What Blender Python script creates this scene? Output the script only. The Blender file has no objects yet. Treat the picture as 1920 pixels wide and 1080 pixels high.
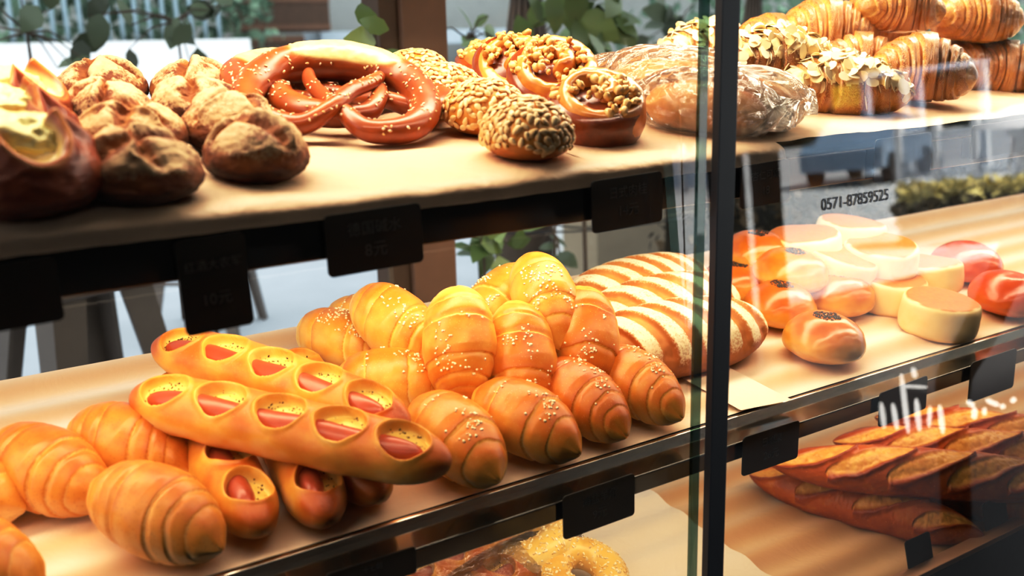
import bpy, math, random
import numpy as np
from mathutils import Vector, Matrix

SC = bpy.context.scene
COL = SC.collection
RNG = np.random.default_rng(7)
random.seed(7)

# ------------------------------------------------------------------ camera
PP = np.array([960.0, 540.0])
VX, VZ = np.array([3900.0, 0.0]) - PP, np.array([1150.0, 8000.0]) - PP
F = math.sqrt(-(VX @ VZ))
ax = np.array([VX[0], VX[1], F]); ax /= np.linalg.norm(ax)
az = -np.array([VZ[0], VZ[1], F]); az /= np.linalg.norm(az)
ay = np.cross(az, ax)
RW = np.array([ax, ay, az])                 # camera (x right, y down, z forward) -> world
CAM = np.array([0.0, -0.80, 1.36])
ZM, ZT, ZB = 0.95, 1.252, 0.668             # middle, top, bottom shelf surfaces
YL = -0.115                                 # front of the shelf ledges
TAU = math.radians(4.0)                     # the front glass leans back a little
GP = np.array([0.0, -0.150, 1.10]); GN = np.array([0.0, -math.cos(TAU), math.sin(TAU)])

def ray(px, py): return RW @ np.array([px - PP[0], py - PP[1], F])
def PZ(px, py, z):
    r = ray(px, py); return CAM + r * ((z - CAM[2]) / r[2])
def PY(px, py, y):
    r = ray(px, py); return CAM + r * ((y - CAM[1]) / r[1])
def PXp(px, py, x):
    r = ray(px, py); return CAM + r * ((x - CAM[0]) / r[0])
def mirror_ray(px, py):
    d = ray(px, py); s = ((GP - CAM) @ GN) / (d @ GN); p = CAM + d * s
    return p, d - 2 * (d @ GN) * GN
def MD(px, py, dist):                       # where a thing mirrored in the glass really stands
    p, d = mirror_ray(px, py); dh = math.hypot(d[0], d[1]); return p + d / dh * dist

cam = bpy.data.cameras.new('camera'); cam_o = bpy.data.objects.new('camera', cam); COL.objects.link(cam_o)
cam.sensor_width = 36.0; cam.lens = F / 1920.0 * 36.0
m = Matrix(((RW[0][0], -RW[0][1], -RW[0][2]), (RW[1][0], -RW[1][1], -RW[1][2]), (RW[2][0], -RW[2][1], -RW[2][2]))).to_4x4()
m.translation = Vector(CAM); cam_o.matrix_world = m
cam.clip_start = 0.02; cam.clip_end = 300
cam.dof.use_dof = True; cam.dof.focus_distance = 1.12; cam.dof.aperture_fstop = 4.6
SC.camera = cam_o

# ------------------------------------------------------------------ helpers
def lin(h):
    h = h.lstrip('#'); c = [int(h[i:i+2], 16) / 255 for i in (0, 2, 4)]
    return tuple((x / 12.92 if x <= 0.04045 else ((x + 0.055) / 1.055) ** 2.4) for x in c)
def sm(a, b, x):
    t = np.clip((x - a) / (b - a), 0, 1); return t * t * (3 - 2 * t)
def _h(ix, iy, iz, seed):
    h = (ix.astype(np.uint32) * np.uint32(374761393) + iy.astype(np.uint32) * np.uint32(668265263)
         + iz.astype(np.uint32) * np.uint32(2147483647) + np.uint32(seed * 974711 + 17))
    h = (h ^ (h >> np.uint32(13))) * np.uint32(1274126177)
    h = h ^ (h >> np.uint32(16))
    return (h & np.uint32(0xffffff)).astype(np.float64) / float(0xffffff)
def noise(p, f, seed=0):
    with np.errstate(over='ignore'):
        q = p * f + 1000.0
        i = np.floor(q).astype(np.int64); t = q - i; t = t * t * (3 - 2 * t)
        x, y, z = i[..., 0], i[..., 1], i[..., 2]
        r = 0
        for dx in (0, 1):
            wx = t[..., 0] if dx else 1 - t[..., 0]
            for dy in (0, 1):
                wy = t[..., 1] if dy else 1 - t[..., 1]
                for dz in (0, 1):
                    wz = t[..., 2] if dz else 1 - t[..., 2]
                    r = r + wx * wy * wz * _h(x + dx, y + dy, z + dz, seed)
    return r * 2 - 1
def fbm(p, f, o=4, seed=0, g=0.5):
    a, r, s = 1.0, 0, 0
    for k in range(o):
        r = r + a * noise(p, f * 2 ** k, seed + k * 11); s += a; a *= g
    return r / s
def normals(V):
    du = np.gradient(V, axis=0); dv = np.roll(V, -1, 1) - np.roll(V, 1, 1)
    n = np.cross(du, dv); l = np.linalg.norm(n, axis=2, keepdims=True); n = n / np.maximum(l, 1e-12)
    c = V.reshape(-1, 3).mean(0)
    if ((V - c) * n).sum() < 0: n = -n
    return n

def mk(name, verts, faces, mat=None, parent=None, smooth=True, attrs=None):
    me = bpy.data.meshes.new(name)
    verts = np.asarray(verts, dtype=np.float64).reshape(-1, 3)
    me.from_pydata(verts.tolist(), [], faces if isinstance(faces, list) else faces.tolist())
    if smooth: me.polygons.foreach_set('use_smooth', [True] * len(me.polygons))
    if attrs:
        for k, v in attrs.items():
            a = me.attributes.new(k, 'FLOAT', 'POINT'); a.data.foreach_set('value', np.asarray(v, dtype=np.float32).ravel())
    if mat: me.materials.append(mat)
    me.update()
    o = bpy.data.objects.new(name, me); COL.objects.link(o)
    if parent: o.parent = parent
    return o
def grid_faces(n, m, wrap=True):
    mm = m if wrap else m - 1
    i, j = np.meshgrid(np.arange(n - 1), np.arange(mm), indexing='ij')
    a = i * m + j; b = i * m + (j + 1) % m
    return np.stack([a, b, b + m, a + m], -1).reshape(-1, 4)
def grid(name, V, mat, parent=None, wrap=True, attrs=None, smooth=True):
    n, m_, _ = V.shape
    f = grid_faces(n, m_, wrap)
    if wrap:                                # outward normals
        c = V.reshape(-1, 3).mean(0)
        q = V.reshape(-1, 3)[f]
        nn = np.cross(q[:, 1] - q[:, 0], q[:, 3] - q[:, 0])
        if (nn * (q.mean(1) - c)).sum() < 0: f = f[:, ::-1]
    elif np.cross(V[1, 0] - V[0, 0], V[0, 1] - V[0, 0])[2] > 0: f = f[:, ::-1]
    return mk(name, V, f, mat, parent, smooth, attrs)
def tag(o, label, cat, group=None, kind=None):
    if label: o['label'] = label
    if cat: o['category'] = cat
    if group: o['group'] = group
    if kind: o['kind'] = kind
    return o
def empty(name, loc=(0, 0, 0)):
    o = bpy.data.objects.new(name, None); COL.objects.link(o); o.location = loc; o.empty_display_size = .05; return o
def children(o): return [c for c in bpy.data.objects if c.parent == o]
def copy_tree(o, parent=None):
    c = o.copy(); COL.objects.link(c)
    if parent:
        c.parent = parent
    for ch in children(o): copy_tree(ch, c)
    return c

class MB:                                   # collects simple solids into one mesh
    def __init__(s): s.v, s.f = [], []
    def add(s, v, f):
        b = len(s.v); s.v += [tuple(map(float, x)) for x in v]; s.f += [tuple(int(i) + b for i in q) for q in f]; return s
    def box(s, a, b):
        x0, y0, z0 = a; x1, y1, z1 = b
        return s.add([(x0, y0, z0), (x1, y0, z0), (x1, y1, z0), (x0, y1, z0), (x0, y0, z1), (x1, y0, z1), (x1, y1, z1), (x0, y1, z1)],
                     [(3, 2, 1, 0), (4, 5, 6, 7), (0, 1, 5, 4), (1, 2, 6, 5), (2, 3, 7, 6), (3, 0, 4, 7)])
    def tube(s, pts, r, k=10):
        pts = np.array(pts, float); n = len(pts); r = np.broadcast_to(np.array(r, float), (n,))
        V = tube_grid(pts, r, k); f = grid_faces(n, k).tolist()
        f = [q[::-1] for q in f]
        f += [list(range(k)), list(range((n - 1) * k, n * k))[::-1]]
        return s.add(V.reshape(-1, 3), f)
    def build(s, name, mat, parent=None, bevel=0.0, smooth=False):
        o = mk(name, s.v, s.f, mat, parent, smooth)
        if bevel:
            b = o.modifiers.new('bevel', 'BEVEL'); b.width = bevel; b.segments = 3; b.limit_method = 'ANGLE'
        return o
def frames(pts, up=(0, 0, 1)):
    pts = np.asarray(pts, float); t = np.gradient(pts, axis=0); t /= np.linalg.norm(t, axis=1, keepdims=True) + 1e-12
    u = np.broadcast_to(np.array(up, float), t.shape)
    a = np.cross(u, t); l = np.linalg.norm(a, axis=1, keepdims=True)
    alt = np.cross(np.broadcast_to(np.array([1.0, 0, 0]), t.shape), t)
    a = np.where(l < 1e-3, alt, a); a /= np.linalg.norm(a, axis=1, keepdims=True) + 1e-12
    b = np.cross(t, a)
    return t, a, b                          # tangent, side, up
def tube_grid(pts, r, k):
    t, a, b = frames(pts); th = np.linspace(0, 2 * np.pi, k, endpoint=False)
    return pts[:, None, :] + r[:, None, None] * (np.cos(th)[None, :, None] * a[:, None, :] + np.sin(th)[None, :, None] * b[:, None, :])
def catmull(P, n):
    P = np.asarray(P, float); P = np.vstack([2 * P[0] - P[1], P, 2 * P[-1] - P[-2]])
    out = []; k = len(P) - 3; ts = np.linspace(0, k - 1e-6, n)
    for t in ts:
        i = int(t); u = t - i; p0, p1, p2, p3 = P[i:i + 4]
        out.append(.5 * ((2 * p1) + (-p0 + p2) * u + (2 * p0 - 5 * p1 + 4 * p2 - p3) * u * u + (-p0 + 3 * p1 - 3 * p2 + p3) * u ** 3))
    return np.array(out)
def scatter(name, pts, nrm, shape, sizes, mat, parent, rng, lift=0.0, tilt=0.25, attrs=False):
    sv, sf = shape; sv = np.asarray(sv); sf = np.asarray(sf)
    N = len(pts); n = nrm / (np.linalg.norm(nrm, axis=1, keepdims=True) + 1e-9)
    n = n + rng.normal(0, tilt, n.shape); n /= np.linalg.norm(n, axis=1, keepdims=True)
    a = np.cross(n, rng.normal(0, 1, (N, 3))); a /= np.linalg.norm(a, axis=1, keepdims=True); b = np.cross(n, a)
    s = np.asarray(sizes).reshape(N, 1, 1)
    V = pts[:, None, :] + nrm[:, None, :] * lift + s * (sv[None, :, 0:1] * a[:, None, :] + sv[None, :, 1:2] * b[:, None, :] + sv[None, :, 2:3] * n[:, None, :])
    Fs = (sf[None] + (np.arange(N) * len(sv))[:, None, None]).reshape(-1, sf.shape[1])
    at = {'v': np.repeat(rng.random(N), len(sv))}
    o = mk(name, V.reshape(-1, 3), Fs, mat, parent, True, at)
    o['kind'] = 'stuff'
    return o
def uv_ball(nu=5, nv=6, sx=1, sy=1, sz=1, point=0.0):
    u = np.linspace(0.02, np.pi - .02, nu); th = np.linspace(0, 2 * np.pi, nv, endpoint=False)
    U, T = np.meshgrid(u, th, indexing='ij')
    x = np.cos(U); r = np.sin(U) * (1 + point * x)
    return np.stack([x * sx, r * np.cos(T) * sy, r * np.sin(T) * sz], -1).reshape(-1, 3), grid_faces(nu, nv)
def pick(V, N, n, cond, rng, mind=0.0):     # n spread points of a grid surface where cond holds
    idx = np.flatnonzero(cond.ravel()); P = V.reshape(-1, 3)[idx]; Q = N.reshape(-1, 3)[idx]
    # weight by area so that dense poles are not favoured
    du = np.linalg.norm(np.gradient(V, axis=0), axis=2); dv = np.linalg.norm(np.roll(V, -1, 1) - V, axis=2)
    w = (du * dv).ravel()[idx]; w = w / w.sum()
    order = rng.choice(len(idx), size=min(len(idx), n * 6), p=w, replace=True)
    out = []
    for k in order:
        if mind and out and np.min(((P[out] - P[k]) ** 2).sum(1)) < mind * mind: continue
        out.append(k)
        if len(out) >= n: break
    return P[out], Q[out]

# ------------------------------------------------------------------ materials
def nodes(name):
    mt = bpy.data.materials.new(name); mt.use_nodes = True; nt = mt.node_tree; nt.nodes.clear()
    out = nt.nodes.new('ShaderNodeOutputMaterial'); return mt, nt, out
def N(nt, t, **kw):
    n = nt.nodes.new(t)
    for k, v in kw.items(): setattr(n, k, v)
    return n
def L(nt, a, b): nt.links.new(a, b)
def mathn(nt, op, a, b=None, clamp=False):
    n = N(nt, 'ShaderNodeMath', operation=op); n.use_clamp = clamp
    for i, x in enumerate((a, b)):
        if x is None: continue
        if isinstance(x, (int, float)): n.inputs[i].default_value = x
        else: L(nt, x, n.inputs[i])
    return n.outputs[0]
def mixc(nt, f, a, b):
    n = N(nt, 'ShaderNodeMix', data_type='RGBA')
    for s, x in ((n.inputs[0], f), (n.inputs[6], a), (n.inputs[7], b)):
        if isinstance(x, (int, float)): s.default_value = x
        elif isinstance(x, tuple): s.default_value = (*x[:3], 1)
        else: L(nt, x, s)
    return n.outputs[2]
def ramp(nt, f, stops):
    r = N(nt, 'ShaderNodeValToRGB'); e = r.color_ramp.elements
    while len(e) < len(stops): e.new(0.5)
    for k, (p, c) in enumerate(stops): e[k].position = p; e[k].color = (*c[:3], 1)
    L(nt, f, r.inputs[0]); return r.outputs[0]
def noisen(nt, scale, detail=4, rough=.55, vec=None, dist=0.0):
    n = N(nt, 'ShaderNodeTexNoise'); n.inputs['Scale'].default_value = scale; n.inputs['Detail'].default_value = detail
    n.inputs['Roughness'].default_value = rough; n.inputs['Distortion'].default_value = dist
    if vec is not None: L(nt, vec, n.inputs['Vector'])
    return n.outputs[0]
def objco(nt): return N(nt, 'ShaderNodeTexCoord').outputs['Object']
def attr(nt, k): return N(nt, 'ShaderNodeAttribute', attribute_name=k).outputs['Fac']
def bumpn(nt, h, strength=.3, dist=.002):
    b = N(nt, 'ShaderNodeBump'); b.inputs['Strength'].default_value = strength; b.inputs['Distance'].default_value = dist
    L(nt, h, b.inputs['Height']); return b.outputs[0]
def principled(nt, out, base=None, rough=.5, metal=0, coat=0, coat_rough=.1, normal=None, spec=.5, sss=0, emit=None, es=0):
    p = N(nt, 'ShaderNodeBsdfPrincipled')
    if isinstance(base, tuple): p.inputs['Base Color'].default_value = (*base[:3], 1)
    elif base is not None: L(nt, base, p.inputs['Base Color'])
    if isinstance(rough, (int, float)): p.inputs['Roughness'].default_value = rough
    else: L(nt, rough, p.inputs['Roughness'])
    p.inputs['Metallic'].default_value = metal; p.inputs['Specular IOR Level'].default_value = spec
    p.inputs['Coat Weight'].default_value = coat; p.inputs['Coat Roughness'].default_value = coat_rough
    if sss:
        p.inputs['Subsurface Weight'].default_value = sss; p.inputs['Subsurface Radius'].default_value = (.006, .003, .0012)
        p.inputs['Subsurface Scale'].default_value = 1.0
    if emit:
        p.inputs['Emission Color'].default_value = (*emit[:3], 1); p.inputs['Emission Strength'].default_value = es
    if normal is not None: L(nt, normal, p.inputs['Normal'])
    L(nt, p.outputs[0], out.inputs[0]); return p
def plain(name, c, rough=.5, metal=0, var=.12, scale=30, bump=0, coat=0, spec=.5):
    mt, nt, out = nodes(name); co = objco(nt); n = noisen(nt, scale, 4, .6, co)
    col = mixc(nt, n, tuple(x * (1 - var) for x in c), tuple(min(1, x * (1 + var)) for x in c))
    nb = bumpn(nt, n, bump, .002) if bump else None
    principled(nt, out, col, rough, metal, coat, .1, nb, spec); return mt
def bread_mat(name, stops, mark=None, mark2=None, rough=.42, coat=.0, ns=60, na=.25, bs=180, bump=.25, speckle=None, mark_rough=.8, fine=None, spec=.45, powder=0.0):
    """crust colour from the 'toast' attribute plus noise; 'mark' paints cut crumb, flour or cheese"""
    mt, nt, out = nodes(name); co = objco(nt)
    oi = N(nt, 'ShaderNodeObjectInfo').outputs['Random']
    n1 = noisen(nt, ns, 5, .6, co); n2 = noisen(nt, bs, 3, .6, co)
    t = mathn(nt, 'ADD', attr(nt, 'toast'), mathn(nt, 'MULTIPLY', mathn(nt, 'SUBTRACT', n1, .5), na * 2))
    t = mathn(nt, 'ADD', t, mathn(nt, 'MULTIPLY', mathn(nt, 'SUBTRACT', oi, .5), .14), True)
    col = ramp(nt, t, stops)
    if speckle:
        v = N(nt, 'ShaderNodeTexVoronoi'); v.inputs['Scale'].default_value = speckle[0]; L(nt, co, v.inputs['Vector'])
        s = mathn(nt, 'LESS_THAN', v.outputs['Distance'], speckle[1]); col = mixc(nt, mathn(nt, 'MULTIPLY', s, .6), col, speckle[2])
    if mark:
        f = attr(nt, 'mark')
        if powder:
            pn = noisen(nt, powder, 3, .75, co)
            f = mathn(nt, 'ADD', mathn(nt, 'MULTIPLY', f, 1.9), mathn(nt, 'MULTIPLY', mathn(nt, 'SUBTRACT', pn, .62), 3.4))
            f = mathn(nt, 'MULTIPLY', mathn(nt, 'MINIMUM', mathn(nt, 'MAXIMUM', f, 0.0), 1.0), mathn(nt, 'MINIMUM', mathn(nt, 'MULTIPLY', attr(nt, 'mark'), 3.0), 1.0))
        mc = mixc(nt, noisen(nt, 140, 3, .6, co), mark, mark2 or mark)
        col = mixc(nt, f, col, mc)
    hb = n2
    if fine:                                # flaky striations follow the 'stri' attribute
        st = mathn(nt, 'ADD', attr(nt, 'stri'), mathn(nt, 'MULTIPLY', n1, 1.2))
        w = mathn(nt, 'ADD', mathn(nt, 'MULTIPLY', mathn(nt, 'SINE', mathn(nt, 'MULTIPLY', st, fine)), .5), .5)
        col = mixc(nt, mathn(nt, 'MULTIPLY', w, .45), col, stops[0][1])
        hb = mathn(nt, 'ADD', n2, mathn(nt, 'MULTIPLY', w, .8))
    principled(nt, out, col, rough, 0, coat, .18, bumpn(nt, hb, bump, .0015), spec)
    return mt
# ------------------------------------------------------------------ crusts
M = {}
gold = [(0, lin('#f2cf85')), (.3, lin('#e3a446')), (.6, lin('#c9752a')), (.85, lin('#a04c18')), (1, lin('#6d2c0e'))]
M['salt_roll'] = bread_mat('milk_roll_crust', [(0, lin('#f6dc9c')), (.3, lin('#eab254')), (.6, lin('#cf7a28')), (.85, lin('#a44e16')), (1, lin('#74310e'))], rough=.36, na=.16, bump=.14, ns=45, speckle=(420, .12, lin('#f4d79a')))
M['wheat_roll'] = bread_mat('wheat_roll_crust', [(0, lin('#efc887')), (.3, lin('#dc9540')), (.6, lin('#b8641e')), (.85, lin('#914212')), (1, lin('#6a300f'))], rough=.38, na=.15, bump=.2, speckle=(330, .16, lin('#8a4a1c')))
M['hotdog'] = bread_mat('sausage_bread_crust', [(0, lin('#f4d694')), (.3, lin('#e2a244')), (.6, lin('#c46a20')), (.85, lin('#b0541a')), (1, lin('#7c3210'))], mark=lin('#f6dd8e'), mark2=lin('#e2b04e'), rough=.42, na=.14, bump=.2, speckle=(500, .1, lin('#f7dfae')))
M['sausage'] = plain('sausage_skin', lin('#a84a2c'), .36, var=.25, scale=90, coat=.1)
M['herb'] = plain('dried_herb', lin('#3c2c10'), .8)
M['salt'] = plain('coarse_salt', lin('#f7e6c4'), .25, var=.05)
M['rustic'] = bread_mat('floured_rye_crust', [(0, lin('#c58a4c')), (.35, lin('#9a5a28')), (.65, lin('#6e3717')), (1, lin('#2f150b'))], mark=lin('#e2c29a'), mark2=lin('#c79d6c'), rough=.72, na=.35, ns=38, bump=.6, bs=120, powder=260)
M['cheese_crust'] = bread_mat('dark_lye_crust', [(0, lin('#d98a3c')), (.35, lin('#b0552a')), (.7, lin('#742a16')), (1, lin('#2c0d0a'))], mark=lin('#fff0c0'), mark2=lin('#f6d07a'), rough=.38, coat=.0, na=.2, bump=.15)
M['cheese'] = plain('melted_cheese', lin('#ffe8a0'), .35, var=.2, scale=50, bump=.3)
M['pretzel'] = bread_mat('pretzel_crust', [(0, lin('#cc7433')), (.4, lin('#ab5422')), (.75, lin('#7f3717')), (1, lin('#3f180c'))], mark=lin('#f6dfa6'), mark2=lin('#e6bd74'), rough=.34, coat=.15, na=.18, ns=35, bump=.06)
M['sesame'] = plain('sesame_seed', lin('#f0d8a4'), .5, var=.15, scale=400)
def seedmat(name, a, b, rough=.45):
    mt, nt, out = nodes(name); principled(nt, out, mixc(nt, attr(nt, 'v'), a, b), rough, coat=.15); return mt
M['sunflower'] = seedmat('sunflower_seed', lin('#d2a362'), lin('#f3d6a2'))
M['sesame'] = seedmat('sesame_seed', lin('#e5bd78'), lin('#fbeccb'))
M['black_sesame'] = seedmat('black_sesame', lin('#1a1310'), lin('#352a22'))
M['almond'] = seedmat('almond_flake', lin('#f0d29a'), lin('#fdf0d0'))
M['walnut'] = seedmat('walnut_bit', lin('#c08238'), lin('#f2cf8a'))
M['seed_bun'] = bread_mat('seed_bun_crust', [(0, lin('#eab560')), (.4, lin('#d28b35')), (.75, lin('#a65a1e')), (1, lin('#6d3311'))], rough=.4, na=.15, bump=.15)
M['swirl'] = bread_mat('swirl_crust', [(0, lin('#ecb45c')), (.35, lin('#cf7c32')), (.7, lin('#9c4a1c')), (1, lin('#46190c'))], mark=lin('#d99a4a'), mark2=lin('#b5762f'), rough=.30, coat=.3, na=.24, ns=45, bump=.2)
M['croissant'] = bread_mat('flaky_crust', [(0, lin('#f0c479')), (.35, lin('#d6933e')), (.65, lin('#aa5a20')), (1, lin('#5d240d'))], rough=.3, coat=.4, na=.22, ns=50, bump=.4, fine=62)
M['icing'] = plain('almond_icing', lin('#f6dca6'), .6, var=.12, scale=70, bump=.4)
M['batard'] = bread_mat('batard_crust', [(0, lin('#d29a56')), (.4, lin('#b87438')), (.75, lin('#955624')), (1, lin('#6b3514'))], mark=lin('#f3e6cb'), mark2=lin('#e6cfa4'), rough=.6, na=.22, bump=.3, powder=330)
M['bun'] = bread_mat('egg_washed_crust', [(0, lin('#f4cf82')), (.3, lin('#e2a043')), (.6, lin('#c86f22')), (.85, lin('#9c4312')), (1, lin('#6a270b'))], rough=.27, coat=.22, na=.1, ns=30, bump=.05)
M['red_bun'] = bread_mat('deep_orange_crust', [(0, lin('#e58a3c')), (.4, lin('#cf5a22')), (.75, lin('#a83a14')), (1, lin('#7a220c'))], rough=.27, coat=.22, na=.1, ns=30, bump=.05)
M['flat_bun'] = bread_mat('pale_bun_crumb', [(0, lin('#f6dfae')), (.5, lin('#eec985')), (1, lin('#d9a254'))], mark=lin('#c97a2c'), mark2=lin('#ad5a1c'), rough=.5, na=.15, bump=.2)
M['bagel'] = bread_mat('bagel_crust', [(0, lin('#f6dda0')), (.4, lin('#ecbf6a')), (.8, lin('#c8802a')), (1, lin('#a8601c'))], rough=.35, coat=.2, na=.15, bump=.1)
M['baguette'] = bread_mat('baguette_crust', [(0, lin('#dc9440')), (.35, lin('#bb5c1e')), (.7, lin('#8d3510')), (1, lin('#451507'))], mark=lin('#efbc64'), mark2=lin('#d08c38'), rough=.42, na=.25, ns=40, bump=.35, speckle=(150, .12, lin('#dd8a44')))
M['wrapped_crust'] = bread_mat('soft_bread_crust', [(0, lin('#f6d49c')), (.4, lin('#eaae66')), (.75, lin('#cf7c3a')), (1, lin('#7c3516'))], rough=.4, na=.2)

# film: thin clear plastic
def film_mat():
    mt, nt, out = nodes('clear_film'); co = objco(nt)
    v = N(nt, 'ShaderNodeTexVoronoi', feature='DISTANCE_TO_EDGE'); v.inputs['Scale'].default_value = 46; L(nt, co, v.inputs['Vector'])
    n = noisen(nt, 60, 4, .6, co, 1.5); h = mathn(nt, 'ADD', n, mathn(nt, 'MULTIPLY', v.outputs['Distance'], 2.5))
    nb = bumpn(nt, h, 1.0, .005)
    g = N(nt, 'ShaderNodeBsdfGlossy'); g.inputs['Roughness'].default_value = .13; g.inputs['Color'].default_value = (1, .97, .93, 1); L(nt, nb, g.inputs['Normal'])
    t = N(nt, 'ShaderNodeBsdfTransparent'); t.inputs['Color'].default_value = (.99, .99, .985, 1)
    fr = N(nt, 'ShaderNodeFresnel'); fr.inputs['IOR'].default_value = 1.5; df = N(nt, 'ShaderNodeBsdfTranslucent'); df.inputs['Color'].default_value = (1, .97, .93, 1); m0 = N(nt, 'ShaderNodeMixShader'); m0.inputs[0].default_value = .22; L(nt, t.outputs[0], m0.inputs[1]); L(nt, df.outputs[0], m0.inputs[2])
    mx = N(nt, 'ShaderNodeMixShader'); L(nt, mathn(nt, 'ADD', mathn(nt, 'MULTIPLY', fr.outputs[0], .8), .06, True), mx.inputs[0])
    L(nt, m0.outputs[0], mx.inputs[1]); L(nt, g.outputs[0], mx.inputs[2]); L(nt, mx.outputs[0], out.inputs[0]); return mt
M['film'] = film_mat()

# ------------------------------------------------------------------ bread shapes (x along the loaf, origin at the centre)
def uth(n, m, ends=True):
    u = np.sin(np.linspace(-np.pi / 2, np.pi / 2, n)) if ends else np.linspace(-1, 1, n)
    th = np.linspace(0, 2 * np.pi, m, endpoint=False); return np.meshgrid(u, th, indexing='ij')
def flat_bottom(z, zb, k=.35): return np.where(z < zb, zb + (z - zb) * k, z)

def roll_mesh(name, mat, seed, Ln=.130, R=.035, bands=(0, .27, .53, .76, 1.1), slant=.17, depth=.7, tipdir=1, bias=0.0, phi0=None, bake=0.0):
    rng = np.random.default_rng(seed); U, T = uth(230, 128)
    p = np.stack([U * 1.6, np.cos(T), np.sin(T)], -1)
    ph = rng.uniform(-.6, .6) + np.pi / 2 if phi0 is None else phi0
    wob = .035 * fbm(p, 1.7, 3, seed)
    s = np.abs(U + bias) + slant * np.cos(T - ph) * np.sign(U + bias) * (.4 + .6 * sm(0, .2, np.abs(U))) * .8 + wob * .8 + .02
    s = np.clip(s, 0, 1.049)
    env = np.where(U > 0, np.power(np.clip(1 - np.abs(U) ** 2.5, 0, 1), .56) * (1 - .26 * np.abs(U) ** 1.3), np.power(np.clip(1 - np.abs(U) ** 3.4, 0, 1), .50) * (1 - .12 * np.abs(U)))
    tip = sm(.80, .97, U * tipdir); env = env * (1 - .22 * tip) + .0
    b = np.array(bands); j = np.clip(np.searchsorted(b, s, 'right') - 1, 0, len(b) - 2)
    t = (s - b[j]) / (b[j + 1] - b[j])
    prof = np.where(j == 0, 1.0 + .02 * np.cos(t * np.pi / 2), .925 + .072 * sm(0, .42, t) + .012 * np.sin(np.pi * np.clip(t, 0, 1)))
    prof = prof + .012 * sm(.7, 1, t)
    prof = 1 + (prof - 1) * depth
    r = R * env * prof * (1 + .035 * fbm(p, 1.3, 3, seed + 5)) + R * .004 * fbm(p, 9, 3, seed + 9)
    x = U * Ln / 2 + .05 * R * noise(p, 1.5, seed + 3)
    y = r * np.cos(T) * 1.05; z = r * np.sin(T)
    z = flat_bottom(z, -R * .62, .3); z = z + .10 * R * (1 - U ** 2)
    V = np.stack([x, y, z], -1); n = normals(V)
    crease = np.where(j > 0, np.exp(-t / .07), 0) * np.exp(-np.abs(1 - env) * .8)
    toast = .24 + bake + .32 * np.clip(n[..., 2], -1, 1) + .14 * fbm(p, 1.6, 3, seed + 21) - .30 * crease + .10 * sm(.6, 1, t) - .14 * sm(.75, 1, np.abs(U)) + .10 * sm(-.2, -.9, n[..., 2])
    o = grid(name, V, mat, attrs={'toast': np.clip(toast, 0, 1)}); o['_v'] = 0
    return o, V, n
def salt_on(o, V, n, seed, num=60, size=.0012, where=None):
    rng = np.random.default_rng(seed)
    c = (n[..., 2] > .72) & (np.abs(V[..., 0]) < .033)
    if where is not None: c = c & where
    P, Q = pick(V, n, num * 2, c, rng)
    pp = P + 0
    g = np.array([fbm(P, 60, 2, seed)]).ravel() > .12
    cube = np.array([(x, y, z) for z in (-.6, .8) for x, y in ((-1, -1), (1, -1), (1, 1), (-1, 1))], float); cf = np.array([(3, 2, 1, 0), (4, 5, 6, 7), (0, 1, 5, 4), (1, 2, 6, 5), (2, 3, 7, 6), (3, 0, 4, 7)])
    s = scatter('coarse_salt', P[g], Q[g], (cube, cf), size * rng.uniform(.4, 1.0, g.sum()), M['salt'], o, rng, .0002, .5)
    return s

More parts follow.
